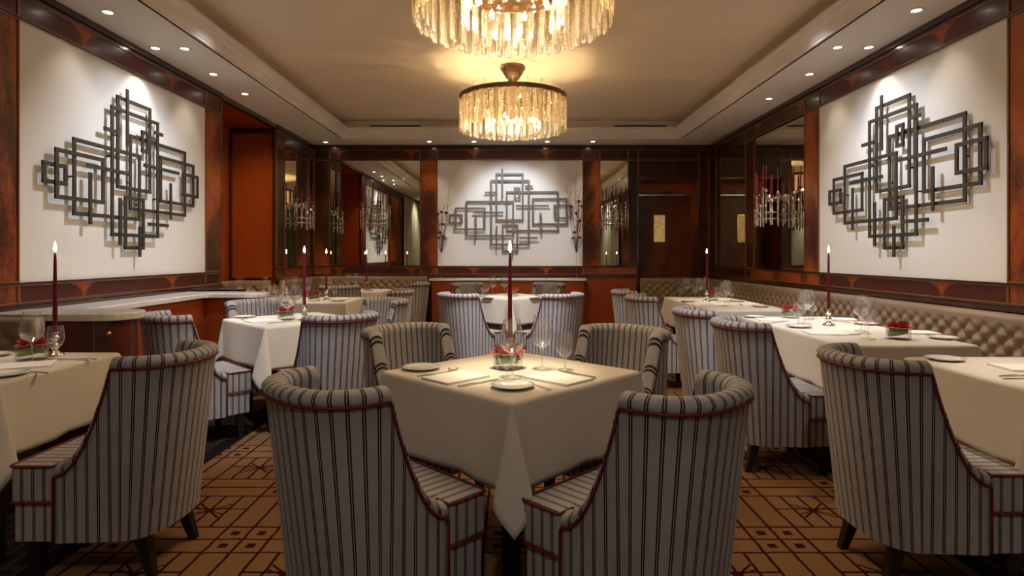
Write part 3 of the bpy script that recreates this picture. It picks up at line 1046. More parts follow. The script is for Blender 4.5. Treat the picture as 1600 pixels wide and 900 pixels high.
CH = [
    (-0.50, 1.96, (1, 1), 'striped tub chair in the left foreground of the near centre table, back towards us'),
    (0.45, 1.89, (-1, 1), 'striped tub chair in the right foreground of the near centre table, back towards us'),
    (-0.50, 3.18, (1, -1), 'striped tub chair behind the near centre table on its left, inner back showing'),
    (0.53, 3.12, (-1, -1), 'striped tub chair behind the near centre table on its right, inner back showing'),
    (-0.47, 6.18, (1, 1), 'pale striped tub chair at the farther centre table, front left, seen from behind'),
    (0.45, 6.15, (-1, 1), 'pale striped tub chair at the farther centre table, front right, seen from behind'),
    (-0.545, 8.20, (1, -1), 'striped tub chair in front of the end wall counter, left of the two'),
    (0.455, 8.20, (-1, -1), 'striped tub chair in front of the end wall counter, right of the two'),
    (-1.54, 2.50, (-1, 0), 'large striped tub chair at the left edge, turned to the near left table'),
    (-2.19, 4.06, (1, 1), 'striped tub chair by the marble side counter, seat showing left of the cornerwise table'),
    (-1.19, 4.06, (-1, 1), 'striped tub chair at the diamond set left table, broad back towards the camera'),
    (-2.10, 5.05, (1, -1), 'striped tub chair before the marble peninsula, behind the diamond set left table'),
    (-1.19, 5.24, (-1, -1), 'striped tub chair at the back right of the cornerwise left table, inner back showing'),
    (-1.37, 6.70, (-1, 0), 'striped tub chair at the aisle side of the second row left table'),
    (-2.19, 7.74, (0, 1), 'striped tub chair seen from behind at the far left corner table'),
    (-1.42, 8.42, (-1, 0), 'tall looking striped tub chair at the aisle side of the far left corner table'),
    (1.55, 2.41, (1, 0), 'large striped tub chair at the near right table, in the right foreground'),
    (1.50, 3.62, (1, 0), 'striped tub chair at the front half of the long right table'),
    (1.46, 4.36, (1, 0), 'striped tub chair at the far half of the long right table'),
    (1.37, 5.73, (1, 0), 'striped tub chair at the near half of the far right table'),
    (1.38, 6.62, (1, 0), 'striped tub chair at the far half of the far right table, partly hidden'),
]
for x, y, (fx, fy), lab in CH:
    place(chair, (x, y, 0), face(fx, fy), lab)


# ------------------------------------------------------------------ tables with cloths
def table(cx, cy, hx, hy, rz, label, clabel, oh=0.29, seed=1):
    t = empty('dining_table', (cx, cy, 0), rz); tag(t, label, 'table', 'restaurant tables under white cloths')
    b = MB(); b.box(-hx, hx, -hy, hy, HT - 0.035, HT - 0.005); b.build('tabletop', M['black'], t)
    b = MB()
    e = 0.03
    for q in ((-hx + e, hx - e, -hy + e, -hy + e + 0.02), (-hx + e, hx - e, hy - e - 0.02, hy - e), (-hx + e, -hx + e + 0.02, -hy + e, hy - e), (hx - e - 0.02, hx - e, -hy + e, hy - e)):
        b.box(*q, 0.45, HT - 0.035)
    b.build('apron', M['undercloth'], t)
    for sx in (-1, 1):
        for sy in (-1, 1):
            b = MB(); x, y = sx * (hx - 0.085), sy * (hy - 0.085)
            b.box(x - 0.025, x + 0.025, y - 0.025, y + 0.025, 0, HT - 0.035)
            b.build('leg', M['black'], t, bevel=0.003)
    # cloth
    rnd = random.Random(seed)
    ph = [rnd.uniform(0, 6.28) for _ in range(8)]
    HX, HY = hx + 0.004, hy + 0.004
    R = 0.018
    def hang(s):
        """distance past the edge -> (outward, down)"""
        q = R * PI / 2
        if s < q:
            a = s / R
            return R * math.sin(a), R * (1 - math.cos(a))
        return R + (s - q) * 0.06, R + (s - q)
    def f(a, c):
        sa, sc = (1 if a >= 0 else -1), (1 if c >= 0 else -1)
        p, q = abs(a) - HX + R, abs(c) - HY + R
        zt_ = HT
        if p <= 0 and q <= 0: return (a, c, zt_)
        if q <= 0:
            o, d = hang(p)
            wv = 0.014 * (d / 0.3) ** 1.3 * math.sin(c * 11 + ph[0 if sa > 0 else 1]) + 0.008 * (d / 0.3) * math.sin(c * 23 + ph[2])
            return (sa * (HX - R + o + wv), c, zt_ - d)
        if p <= 0:
            o, d = hang(q)
            wv = 0.014 * (d / 0.3) ** 1.3 * math.sin(a * 11 + ph[3 if sc > 0 else 4]) + 0.008 * (d / 0.3) * math.sin(a * 23 + ph[5])
            return (a, sc * (HY - R + o + wv), zt_ - d)
        r = math.hypot(p, q); th = math.atan2(q, p)          # 0..90
        s = (th - PI / 4) / (PI / 4)
        o, d = hang(r)
        k = max(0.0, (d - R)) 
        # ends must meet the sides
        sd = (math.cos(th), math.sin(th))
        wa = 0.014 * (d / 0.3) ** 1.3 * math.sin(sc * (HY - R) * 11 + ph[0 if sa > 0 else 1]) + 0.008 * (d / 0.3) * math.sin(sc * (HY - R) * 23 + ph[2])
        wb = 0.014 * (d / 0.3) ** 1.3 * math.sin(sa * (HX - R) * 11 + ph[3 if sc > 0 else 4]) + 0.008 * (d / 0.3) * math.sin(sa * (HX - R) * 23 + ph[5])
        w_ = math.cos(s * PI / 2)
        ex = (o + wa) * (math.cos(th)) ** 0.6 if th < PI / 2 - 1e-4 else 0
        ey = (o + wb) * (math.sin(th)) ** 0.6 if th > 1e-4 else 0
        diag = 0.13 * k * w_ ** 1.2
        lat = 0.20 * k * math.sin(PI * s) * (1 - 0.25 * abs(s))
        ux, uy = 0.7071, 0.7071
        x = HX - R + ex + diag * ux - lat * (ux) * 1.0
        y = HY - R + ey + diag * uy + lat * (uy) * 1.0
        return (sa * x, sc * y, zt_ - d * (1 - 0.03 * w_))
    def axis(h):
        n1 = max(6, int(h / 0.06)); L_ = [-(h) + 2 * h * i / n1 for i in range(n1 + 1)]
        ex = [0.006, 0.012, 0.018, 0.024, 0.030] + [0.03 + (oh + R - 0.03) * k / 12 for k in range(1, 13)]
        base = [v * (h - R) / h for v in L_]
        return [-(h - R) - e_ for e_ in reversed(ex)] + base + [(h - R) + e_ for e_ in ex]
    ax, ay = axis(HX), axis(HY)
    PP = [[f(a, c) for a in ax] for c in ay]
    b = MB(); b.grid(PP)
    o = b.build('tablecloth', M['cloth'], None, smooth=True, fix=False)
    so = o.modifiers.new('thick', 'SOLIDIFY'); so.thickness = 0.0015; so.offset = 1
    o.location = (cx, cy, 0.001); o.rotation_euler = (0, 0, rz)
    tag(o, clabel, 'tablecloth', 'white tablecloths')


S = 0.785 / 2
table(0.0, 2.58, S, S, PI / 4, 'square table in the centre foreground, set cornerwise', 'cream tablecloth of the centre foreground table, its corner hanging towards the camera', seed=2)
table(0.0, 7.30, S, S, PI / 4, 'square centre table in front of the end wall, set cornerwise', 'white tablecloth on the farther centre table below the end wall sculpture', seed=3)
table(-1.69, 4.68, S, S, PI / 4, 'square table on the left, set cornerwise in front of the marble peninsula', 'white tablecloth with a hanging point on the cornerwise left table', seed=4)
table(-2.365, 2.71, 0.365, 0.365, 0, 'near left table cut off by the left edge of the picture', 'white tablecloth on the near left table', seed=5)
table(-2.10, 6.66, 0.38, 0.39, 0, 'small square table in the second row on the left', 'white tablecloth on the second row left table', seed=6)
table(-2.90, 7.02, 0.34, 0.36, 0, 'small table before the alcove bench on the far left', 'white tablecloth on the table before the alcove bench', seed=7, oh=0.24)
table(-2.11, 8.42, 0.36, 0.33, 0, 'small table in the far left corner before the end wall bench', 'white tablecloth on the far left corner table', seed=8, oh=0.24)
table(2.21, 4.08, 0.365, 0.77, 0, 'long table along the right bench in the middle of the row', 'white tablecloth on the long right table with two bowls of roses', seed=9, oh=0.28)
table(2.17, 6.25, 0.365, 0.86, 0, 'far long table along the right bench', 'white tablecloth on the far right table', seed=10)
table(2.285, 2.575, 0.365, 0.365, 0, 'near right table cut off by the right edge of the picture', 'white tablecloth on the near right table, brightly lit on top', seed=11)

# ------------------------------------------------------------------ counters
def counter_top(pts, z0, z1): 
    b = MB(); b.prism(pts, z0, z1); return b


cz0, cz1 = 0.872, 0.912
t = empty('side_counter', (-2.9, 4.6, 0)); tag(t, 'long marble topped service counter along the left wall, ending in a rounded peninsula', 'counter')
x0 = -W + 0.05
def arc(cx, cy, r, a0, a1, n=10): return [(cx + r * math.cos(math.radians(a0 + (a1 - a0) * k / n)), cy + r * math.sin(math.radians(a0 + (a1 - a0) * k / n))) for k in range(n + 1)]
top = [(x0, 3.75), (-2.66, 3.75), (-2.66, 5.20), (-2.62, 5.24), (-2.33, 5.24)] + arc(-2.33, 5.39, 0.15, -90, 90) + [(x0, 5.54)]
b = MB(); b.prism(top, cz0, cz1); o = b.build('marble_top', M['marble'], t, bevel=0.006); o.data.transform(Matrix.Translation((2.9, -4.6, 0)))
body = [(x0, 3.76), (-2.69, 3.76), (-2.69, 5.27), (-2.35, 5.27)] + arc(-2.35, 5.39, 0.12, -90, 90) + [(x0, 5.51)]
b = MB(); b.prism(body, 0.0, cz0); o = b.build('cabinet_body', M['wood_orange'], t); o.data.transform(Matrix.Translation((2.9, -4.6, 0)))
t = empty('end_cabinet', (-2.6, 3.55, 0)); tag(t, 'dark wood cabinet with rounded marble top and brass knob beside the near left bench', 'cabinet')
top = [(x0, 3.40), (-2.36, 3.40)] + arc(-2.36, 3.565, 0.165, -90, 90) + [(x0, 3.73)]
top = [(x + 2.6, y - 3.55) for x, y in top]
b = MB(); b.prism(top, cz0, cz1 + 0.004); b.build('marble_top', M['marble'], t, bevel=0.008)
body = [(x0, 3.43), (-2.37, 3.43), (-2.30, 3.45)] + arc(-2.36, 3.565, 0.125, -60, 90) + [(x0, 3.70)]
body = [(x + 2.6, y - 3.55) for x, y in body]
b = MB(); b.prism(body, 0.0, cz0); cbody = b.build('cabinet_body', M['wood_door'], t)
b = MB(); b.lathe([(0.0, 0.03), (0.012, 0.028), (0.016, 0.02), (0.010, 0.010), (0.006, 0.0), (0.012, -0.002), (0.012, -0.006)], 14)
o = b.build('knob', M['brass'], cbody, smooth=True); o.rotation_euler = (PI / 2, 0, 0); o.location = (0.29, -0.095, 0.80)
o.rotation_euler = (PI / 2, 0, 0.5)
b = MB(); b.box(0.218, 0.226, -0.124, -0.118, 0.02, 0.87); b.build('edge_trim', M['gold_line'], t)

t = empty('wall_counter', (0, 9.0, 0)); tag(t, 'narrow marble topped counter under the end wall sculpture, holding two tall vases', 'counter')
top = [(-1.225, D - 0.05 - 9), (-1.205, 8.80 - 9), (-0.95, 8.80 - 9)] + [(-0.95 + 1.86 * k / 16, (8.80 + 0.11 * math.sin(PI * k / 16) ** 0.6) - 9) for k in range(1, 16)] + [(0.91, 8.80 - 9), (1.10, 8.80 - 9), (1.12, D - 0.05 - 9)]
b = MB(); b.prism(top, 0.868, 0.898); b.build('marble_top', M['marble'], t, bevel=0.003)
body = [(x * 0.97, y + 0.03 if y < 0 else y) for x, y in top]
b = MB(); b.prism(body, 0.0, 0.868); b.build('cabinet_body', M['wood_orange'], t)


# ------------------------------------------------------------------ buttoned banquettes
def tuft(s, z):
    """quilting depth 0..1 at arc length s, height z"""
    A, B = 0.062, 0.056        # half periods: diamonds 2A*... 
    u = s / A; v = z / B
    # diamond lattice distance to the fold lines
    p = (u + v) / 2; q = (u - v) / 2
    fp = abs(p - round(p)); fq = abs(q - round(q))
    ridge = min(fp, fq)                    # 0 on fold lines
    d = math.hypot(fp, fq)                 # 0 on a button
    h = (min(1, ridge * 2.4)) ** 0.5 * 0.5 + 0.5 * min(1, d * 2.4) ** 0.6
    return h


def banquette(name, path, label, group='buttoned leather benches', ztop=0.90, seat=True):
    """path: list of (x, y) with the bench on the left side when walking along it; rounded by the caller"""
    t = empty(name, (path[0][0], path[0][1], 0)); tag(t, label, 'bench', group)
    O = Vector((path[0][0], path[0][1], 0))
    pts = [Vector(p) for p in path]
    # resample
    L = [0]
    for i in range(len(pts) - 1): L.append(L[-1] + (pts[i + 1] - pts[i]).length)
    n = int(L[-1] / 0.0115)
    def samp(s):
        for i in range(len(L) - 1):
            if s <= L[i + 1] or i == len(L) - 2:
                k = (s - L[i]) / (L[i + 1] - L[i]); return pts[i].lerp(pts[i + 1], k)
    def nrm(s):
        a, b_ = samp(max(0, s - 0.03)), samp(min(L[-1], s + 0.03))
        d = (b_ - a).normalized(); return Vector((-d.y, d.x))
    z0 = 0.44
    nz = 40
    G_, UVs = [], []
    for j in range(nz + 1):
        z = z0 + (ztop - 0.02 - z0) * j / nz
        row = []
        for i in range(n + 1):
            s = L[-1] * i / n
            p = samp(s); m = nrm(s)
            fade = min(1, max(0, (ztop - 0.05 - z) / 0.05))
            h = tuft(s, z - 0.44)
            h = h * fade + 1.0 * (1 - fade) * 0.9
            off = 0.045 + 0.050 * h + 0.04 * (1 - (z - z0) / (ztop - z0))
            row.append((p.x + m.x * off - O.x, p.y + m.y * off - O.y, z))
        G_.append(row)
    for off, z in ((0.080, ztop - 0.008), (0.055, ztop), (0.0, ztop)):
        row = []
        for i in range(n + 1):
            s = L[-1] * i / n; p = samp(s); m = nrm(s)
            row.append((p.x + m.x * off - O.x, p.y + m.y * off - O.y, z))
        G_.append(row)
    b = MB(); b.grid(G_)
    for kz in range(1, 8):
        z = 0.44 + kz * 0.056
        if z > ztop - 0.07: break
        ks = 0
        while True:
            sx = (2 * ks + (kz % 2)) * 0.062; ks += 1
            if sx > L[-1] - 0.02: break
            if sx < 0.02: continue
            p = samp(sx); m = nrm(sx); tg = Vector((m.y, -m.x))
            c0 = 0.048 + 0.04 * (1 - (z - z0) / (ztop - z0))
            rows = []
            for rr_, ex in ((0.008, 0.0), (0.007, 0.005), (0.0035, 0.0075), (0.0002, 0.008)):
                rows.append([(p.x + m.x * (c0 + ex) + tg.x * rr_ * math.cos(q) - O.x, p.y + m.y * (c0 + ex) + tg.y * rr_ * math.cos(q) - O.y, z + rr_ * math.sin(q)) for q in [2 * PI * w_ / 8 for w_ in range(8)]])
            b.grid(rows, closed=True)
    for i in (0, n):
        b.quad([r[i] for r in G_] + [(G_[-1][i][0], G_[-1][i][1], z0)])
    b.build('backrest', M['leather'], t, smooth=True)
    if seat:
        for nm, o0, o1, za, zb, mt in (('seat', 0.02, 0.50, 0.32, 0.465, 'leather'), ('base', 0.03, 0.45, 0.0, 0.32, 'black')):
            b = MB(); rows = []
            m_ = max(2, int(L[-1] / 0.15))
            for off, z in ((o0, za), (o1, za), (o1 + 0.01, (za + zb) / 2), (o1, zb - 0.015), (o1 - 0.03, zb), (o0, zb)):
                row = []
                for i in range(m_ + 1):
                    s = L[-1] * i / m_; p = samp(s); mm = nrm(s)
                    row.append((p.x + mm.x * off - O.x, p.y + mm.y * off - O.y, z))
                rows.append(row)
            b.grid(rows + [rows[0]])
            for i in (0, m_): b.quad([r[i] for r in rows])
            b.build(nm, M[mt], t, smooth=False)
    return t


def corner(ax, ay, r, a0, a1, n=8): return arc(ax, ay, r, a0, a1, n)


g = 0.05
pathR = [(1.95, D - g), (W - g - 0.25, D - g)] + corner(W - g - 0.25, D - g - 0.25, 0.25, 90, 0)[1:] + [(W - g, 8.35)]
banquette('banquette', pathR[::-1], 'taupe buttoned leather corner bench before the dark doorway on the far right')
banquette('banquette', [(W - g, 1.0), (W - g, 8.347)], 'long taupe buttoned leather bench along the right wall')
pathL = [(-1.27, D - g), (-W + g + 0.2, D - g)] + corner(-W + g + 0.2, D - g - 0.2, 0.2, 90, 180)[1:] + [(-W + g, 7.95), (-W + 0.02, 7.76)]
banquette('banquette', pathL, 'dark taupe buttoned leather bench round the far left corner', ztop=0.925)
pathA = [(-W - 0.02, 7.62), (-3.43, 7.62)] + corner(-3.43, 7.50, 0.12, 90, 180)[1:] + [(-3.55, 6.40)]
banquette('banquette', pathA, 'dark buttoned leather bench inside the wood panelled alcove', ztop=0.925)
pathN = [(-2.96, 5.56), (-2.45, 5.56)]
banquette('banquette', pathN, 'rounded leather bench back behind the marble peninsula', ztop=0.93, seat=False)
pathB = [(-2.62, 3.38), (-2.84, 3.38)] + corner(-2.84, 3.25, 0.13, 90, 180)[1:] + [(-2.97, 3.1), (-2.97, 0.6)]
banquette('banquette', pathB, 'taupe buttoned leather bench at the left edge behind the near left table')

# ------------------------------------------------------------------ tableware
def single(name, mb, mat, cat, smooth=True, **k):
    o = mb.build(name, mat, None, smooth=smooth, **k); o['label'] = 'x'; o['category'] = cat
    return o


b = MB(); b.lathe([(0.040, 0.0), (0.040, 0.0015), (0.012, 0.006), (0.0045, 0.014), (0.0038, 0.05), (0.0042, 0.085), (0.012, 0.096), (0.032, 0.108), (0.046, 0.125), (0.0505, 0.145), (0.048, 0.175), (0.040, 0.205), (0.034, 0.228), (0.0335, 0.235)], 28)
wine = single('wine_glass', b, M['glass'], 'wine glass', fix=False)
b = MB(); b.lathe([(0.036, 0.0), (0.036, 0.0015), (0.010, 0.006), (0.005, 0.014), (0.006, 0.03), (0.0045, 0.045), (0.010, 0.055), (0.024, 0.067), (0.034, 0.085), (0.037, 0.105), (0.035, 0.130), (0.031, 0.158), (0.0305, 0.162)], 28)
water = single('water_goblet', b, M['glass'], 'water goblet', fix=False)
b = MB(); b.lathe([(0.0, 0.004), (0.045, 0.004), (0.050, 0.0), (0.054, 0.0), (0.070, 0.009), (0.082, 0.012), (0.083, 0.014), (0.070, 0.013), (0.055, 0.007), (0.0, 0.006)], 40)
plate = single('side_plate', b, M['china'], 'plate')
# napkin, folded
b = MB()
for k in range(4):
    e = 0.0015 * k
    b.prism([(-0.085 + e, -0.11), (0.085, -0.11 + e * 0.5), (0.085 - e, 0.11), (-0.085, 0.11 - e)], 0.0006 + 0.0021 * k, 0.0026 + 0.0021 * k)
napkin = single('napkin', b, M['napkin'], 'napkin', smooth=False, merge=False)
# cutlery
kn = empty('table_knife'); kn['label'] = 'x'; kn['category'] = 'knife'
b = MB(); b.prism([(-0.006, 0.0), (0.006, 0.0), (0.007, 0.04), (0.005, 0.085), (-0.005, 0.085), (-0.007, 0.04)], 0.001, 0.007)
b.build('handle', M['cutlery'], kn, bevel=0.002)
b = MB(); b.prism([(-0.005, 0.085), (0.005, 0.085), (0.009, 0.11), (0.0095, 0.17), (0.004, 0.205), (-0.004, 0.200), (-0.005, 0.15)], 0.003, 0.0045)
b.build('blade', M['cutlery'], kn)
fk = empty('table_fork'); fk['label'] = 'x'; fk['category'] = 'fork'
b = MB(); b.prism([(-0.007, 0.0), (0.007, 0.0), (0.0075, 0.03), (0.003, 0.10), (0.0035, 0.135), (-0.0035, 0.135), (-0.003, 0.10), (-0.0075, 0.03)], 0.001, 0.004)
b.build('handle', M['cutlery'], fk, bevel=0.001)
b = MB(); b.prism([(-0.0035, 0.135), (0.0035, 0.135), (0.011, 0.148), (0.012, 0.160), (-0.012, 0.160), (-0.011, 0.148)], 0.002, 0.004)
for k in range(4):
    x = -0.0105 + k * 0.007; b.box(x - 0.0015, x + 0.0015, 0.16, 0.200, 0.002, 0.004)
b.build('tines', M['cutlery'], fk)
# candlestick
b = MB(); b.lathe([(0.0, 0.0), (0.040, 0.0), (0.042, 0.004), (0.036, 0.012), (0.020, 0.020), (0.012, 0.030), (0.016, 0.040), (0.022, 0.050), (0.014, 0.060), (0.008, 0.070), (0.014, 0.080), (0.019, 0.086), (0.020, 0.096), (0.013, 0.100), (0.016, 0.112), (0.016, 0.116), (0.011, 0.118), (0.011, 0.104), (0.0, 0.104)], 20)
stick = single('candlestick', b, M['silver'], 'candlestick')
cn = empty('candle'); cn['label'] = 'x'; cn['category'] = 'candle'
b = MB(); b.lathe([(0.0, 0.0), (0.0105, 0.0), (0.0115, 0.03), (0.0095, 0.2), (0.0065, 0.37), (0.0045, 0.40), (0.002, 0.405), (0.0, 0.403)], 16)
b.build('wax_taper', M['candle'], cn, smooth=True)
b = MB(); b.tube([(0, 0, 0.402), (0, 0, 0.412)], 0.0009, 6); b.build('wick', M['wick'], cn)
b = MB(); b.lathe([(0.0, 0.407), (0.0050, 0.411), (0.0080, 0.420), (0.0062, 0.435), (0.0025, 0.452), (0.0, 0.460)], 12)
b.build('flame', M['flamelight'], cn, smooth=True)
# bowl
b = MB(); b.lathe([(0.0, 0.0), (0.060, 0.0), (0.064, 0.004), (0.0645, 0.072), (0.0635, 0.074)], 36)
bowl = single('glass_bowl', b, M['glass'], 'bowl', fix=False)


def rose_mesh(r, mat, rnd):
    b = MB()
    for layer, (n, rr, h, tilt) in enumerate(((3, 0.25, 0.75, 0.05), (4, 0.5, 0.85, 0.2), (5, 0.75, 0.80, 0.45), (6, 1.0, 0.62, 0.9))):
        for k in range(n):
            a0 = 2 * PI * (k + 0.37 * layer) / n + rnd.uniform(-0.15, 0.15)
            wd = 2 * PI / n * 0.72
            rows = []
            for i in range(6):
                v = i / 5; row = []
                for j in range(7):
                    u = (j / 6 - 0.5) * 2
                    a = a0 + u * wd * (0.4 + 0.6 * math.sin(PI * (0.25 + 0.6 * v)))
                    rad = r * rr * (0.35 + 0.75 * math.sin(v * PI / 2)) + r * 0.20 * tilt * v * v * (1.2 - u * u)
                    z = r * (h * 1.5 * v * (1 - 0.10 * u * u) - 0.55 * tilt * v * v * v + 0.10)
                    row.append((rad * math.cos(a), rad * math.sin(a), z))
                rows.append(row)
            b.grid(rows)
    o = b.build('rose', mat, None, smooth=True, fix=False, merge=False)
    o['label'] = 'x'; o['category'] = 'rose'
    return o


rose = rose_mesh(0.040, M['rose'], random.Random(3))
# curled leaf band in a bowl
b = MB(); rows = []
for i in range(49):
    a = 2 * PI * i / 48 * 1.6
    rr = 0.053 - 0.004 * math.sin(a * 1.3)
    z = 0.016 + 0.010 * math.sin(a * 1.25 + 1) + 0.0003 * i
    w_ = 0.011 + 0.010 * math.sin(PI * i / 48)
    rows.append([(rr * math.cos(a), rr * math.sin(a), z - w_ * 0.3), ((rr + 0.002) * math.cos(a), (rr + 0.002) * math.sin(a), z + w_ * 0.35), ((rr - 0.002) * math.cos(a), (rr - 0.002) * math.sin(a), z + w_)])
b.grid(rows)
leaf = single('leaf_coil', b, M['leaf'], 'leaf', fix=False)


def TP(px, py):
    """table plane point under a picture position"""
    Y = 470 / (py - 398); return ((px - 799) * Y / 940, Y)


Z = HT + 0.0025
def put(root, px, py, rz, lab, grp, world=False, dz=0.0, scale=None):
    x, y = (px, py) if world else TP(px, py)
    return place(root, (x, y, Z + dz), rz, lab, grp, scale)


rr = random.Random(11)


def candle_at(x, y, where, light=True):
    put(stick, x, y, 0, 'small silver candlestick on ' + where, 'silver candlesticks', True)
    put(cn, x, y, 0, 'burning burgundy taper candle on ' + where, 'burgundy taper candles', True, dz=0.1045)


def roses_at(x, y, where, n=3, rot=0.0):
    put(bowl, x, y, 0, 'clear glass bowl of roses on ' + where, 'glass rose bowls', True)
    put(leaf, x, y, rot, 'curled green leaf inside the glass bowl on ' + where, 'leaves in the rose bowls', True, dz=0.010)
    nm = ['left', 'right', 'middle']
    for k in range(n):
        dx = (-0.030, 0.030, 0.0)[k]; dy = (0.005, 0.004, -0.026)[k]
        put(rose, x + dx, y + dy, rot + k * 1.3, '%s red rose in the glass bowl on %s' % (nm[k], where), 'red roses in the bowls', True, dz=0.048 + 0.006 * (k == 1))


def glasses(lst, where):
    for k, (kind, x, y, pos) in enumerate(lst):
        put(wine if kind == 'W' else water, x, y, 0, '%s %s on %s' % ({'W': 'large clear wine glass', 'w': 'small clear water goblet'}[kind], pos, where),
            'wine glasses on the tables' if kind == 'W' else 'water goblets on the tables')


# centre foreground table
w0 = 'the centre foreground table'
candle_at(-0.006, 2.76, w0)
roses_at(-0.014, 2.64, w0, 3)
glasses([('W', 800, 590, 'directly before the roses'), ('w', 792, 598, 'behind the front plate'), ('W', 847, 577.6, 'right of the roses'), ('w', 882.5, 579, 'beside the right hand napkin')], w0)
put(plate, 658, 577.6, 0, 'white side plate at the left corner of ' + w0, 'white side plates')
put(plate, 801, 606.5, 0, 'white side plate at the front corner of ' + w0, 'white side plates')
put(napkin, 712, 592, math.radians(-45), 'folded white napkin on the left side of ' + w0, 'folded napkins')
put(napkin, 873, 594, math.radians(45), 'folded white napkin on the right side of ' + w0, 'folded napkins')
def cut(root, p, q, lab, grp):
    a, c = TP(*p), TP(*q)
    put(root, a[0], a[1], math.atan2(c[1] - a[1], c[0] - a[0]) - PI / 2, lab, grp, True)
cut(kn, (716, 606), (790, 592), 'silver knife right of the left napkin on ' + w0, 'table knives')
cut(fk, (652, 590), (700, 583), 'silver fork left of the left napkin on ' + w0, 'table forks')
cut(kn, (931, 593), (866, 579), 'silver knife right of the right napkin on ' + w0, 'table knives')
cut(fk, (860, 611), (815, 596), 'silver fork by the front edge of ' + w0, 'table forks')
# far centre table
w1 = 'the far centre table'
candle_at(-0.014, 7.45, w1)
roses_at(0.012, 7.22, w1, 2)
glasses([('W', 770, 461, 'left of the roses'), ('w', 760, 463, 'farthest left'), ('W', 788, 460.5, 'just left of the roses')], w1)
put(napkin, -0.22, 7.05, math.radians(-45), 'folded white napkin front left on ' + w1, 'folded napkins', True)
put(napkin, 0.22, 7.05, math.radians(45), 'folded white napkin front right on ' + w1, 'folded napkins', True)
put(plate, -0.36, 7.25, 0, 'white side plate at the left corner of ' + w1, 'white side plates', True)
put(plate, 0.36, 7.25, 0, 'white side plate at the right corner of ' + w1, 'white side plates', True)
# near left table
w2 = 'the near left table'
candle_at(-2.245, 2.96, w2)
roses_at(-2.27, 2.85, w2, 2)
glasses([('W', 50, 567, 'before the roses'), ('w', 87, 563, 'right of the roses')], w2)
put(plate, 8, 588, 0, 'white side plate at the near side of ' + w2, 'white side plates')
put(plate, -2.55, 2.95, 0, 'white side plate at the far end of ' + w2, 'white side plates', True)
put(napkin, -2.17, 2.68, math.radians(-60), 'folded white napkin on ' + w2, 'folded napkins', True)
cut(kn, (150, 563.5), (92, 563), 'silver knife behind the napkin on ' + w2, 'table knives')
cut(fk, (74, 585), (40, 581), 'silver fork before the napkin on ' + w2, 'table forks')
# cornerwise left table
w3 = 'the cornerwise left table'
candle_at(-1.555, 4.52, w3)
roses_at(-1.73, 4.62, w3, 3)
glasses([('W', 427, 491, 'behind the plate, left'), ('w', 409, 492, 'farthest left'), ('W', 449, 502, 'in front of the roses'), ('w', 466, 489, 'between the roses and the candle'), ('W', 462, 487, 'far side')], w3)
put(plate, 382, 496.6, 0, 'white side plate at the left corner of ' + w3, 'white side plates')
put(napkin, -1.86, 4.50, math.radians(-45), 'folded white napkin on ' + w3, 'folded napkins', True)
cut(kn, (418, 507), (448, 503.5), 'silver knife by the front corner of ' + w3, 'table knives')
cut(fk, (377, 501), (398, 495), 'silver fork by the plate on ' + w3, 'table forks')
# second row left
w4 = 'the second row left table'
candle_at(-2.03, 6.60, w4)
roses_at(-2.12, 6.46, w4, 2)
glasses([('W', -2.39, 6.85, 'left of the roses'), ('W', -2.10, 6.88, 'behind the candle'), ('w', -2.00, 6.82, 'farthest right')], w4) if False else None
for k, (kd, x, y, ps) in enumerate((('W', -2.33, 6.88, 'left of the candle'), ('W', -2.10, 6.90, 'just right of the candle'), ('w', -2.01, 6.84, 'farthest right'))):
    put(wine if kd == 'W' else water, x, y, 0, ('large clear wine glass ' if kd == 'W' else 'small clear water goblet ') + ps + ' on ' + w4, 'wine glasses on the tables' if kd == 'W' else 'water goblets on the tables', True)
put(plate, -1.86, 6.46, 0, 'white side plate at the aisle corner of ' + w4, 'white side plates', True)
put(napkin, -1.92, 6.72, 0.1, 'folded white napkin on ' + w4, 'folded napkins', True)
# alcove table
w5 = 'the table before the alcove bench'
candle_at(-2.70, 7.22, w5)
roses_at(-2.83, 7.10, w5, 2)
for kd, x, y, ps in (('W', -2.95, 7.2, 'behind the roses'), ('W', -2.64, 7.02, 'right of the candle'), ('w', -3.05, 7.0, 'farthest left'), ('w', -2.66, 6.82, 'at the near corner'), ('W', -2.62, 7.28, 'at the far corner'), ('W', -3.1, 6.86, 'at the near left corner')):
    put(wine if kd == 'W' else water, x, y, 0, ('large clear wine glass ' if kd == 'W' else 'small clear water goblet ') + ps + ' of ' + w5, 'wine glasses on the tables' if kd == 'W' else 'water goblets on the tables', True)
# far left corner table
w6 = 'the far left corner table'
candle_at(-2.05, 8.52, w6)
roses_at(-1.98, 8.36, w6, 2)
for kd, x, y, ps in (('w', -2.40, 8.56, 'farthest left'), ('W', -2.31, 8.5, 'second from the left'), ('W', -2.23, 8.62, 'nearest the candle')):
    put(wine if kd == 'W' else water, x, y, 0, ('large clear wine glass ' if kd == 'W' else 'small clear water goblet ') + ps + ' on ' + w6, 'wine glasses on the tables' if kd == 'W' else 'water goblets on the tables', True)
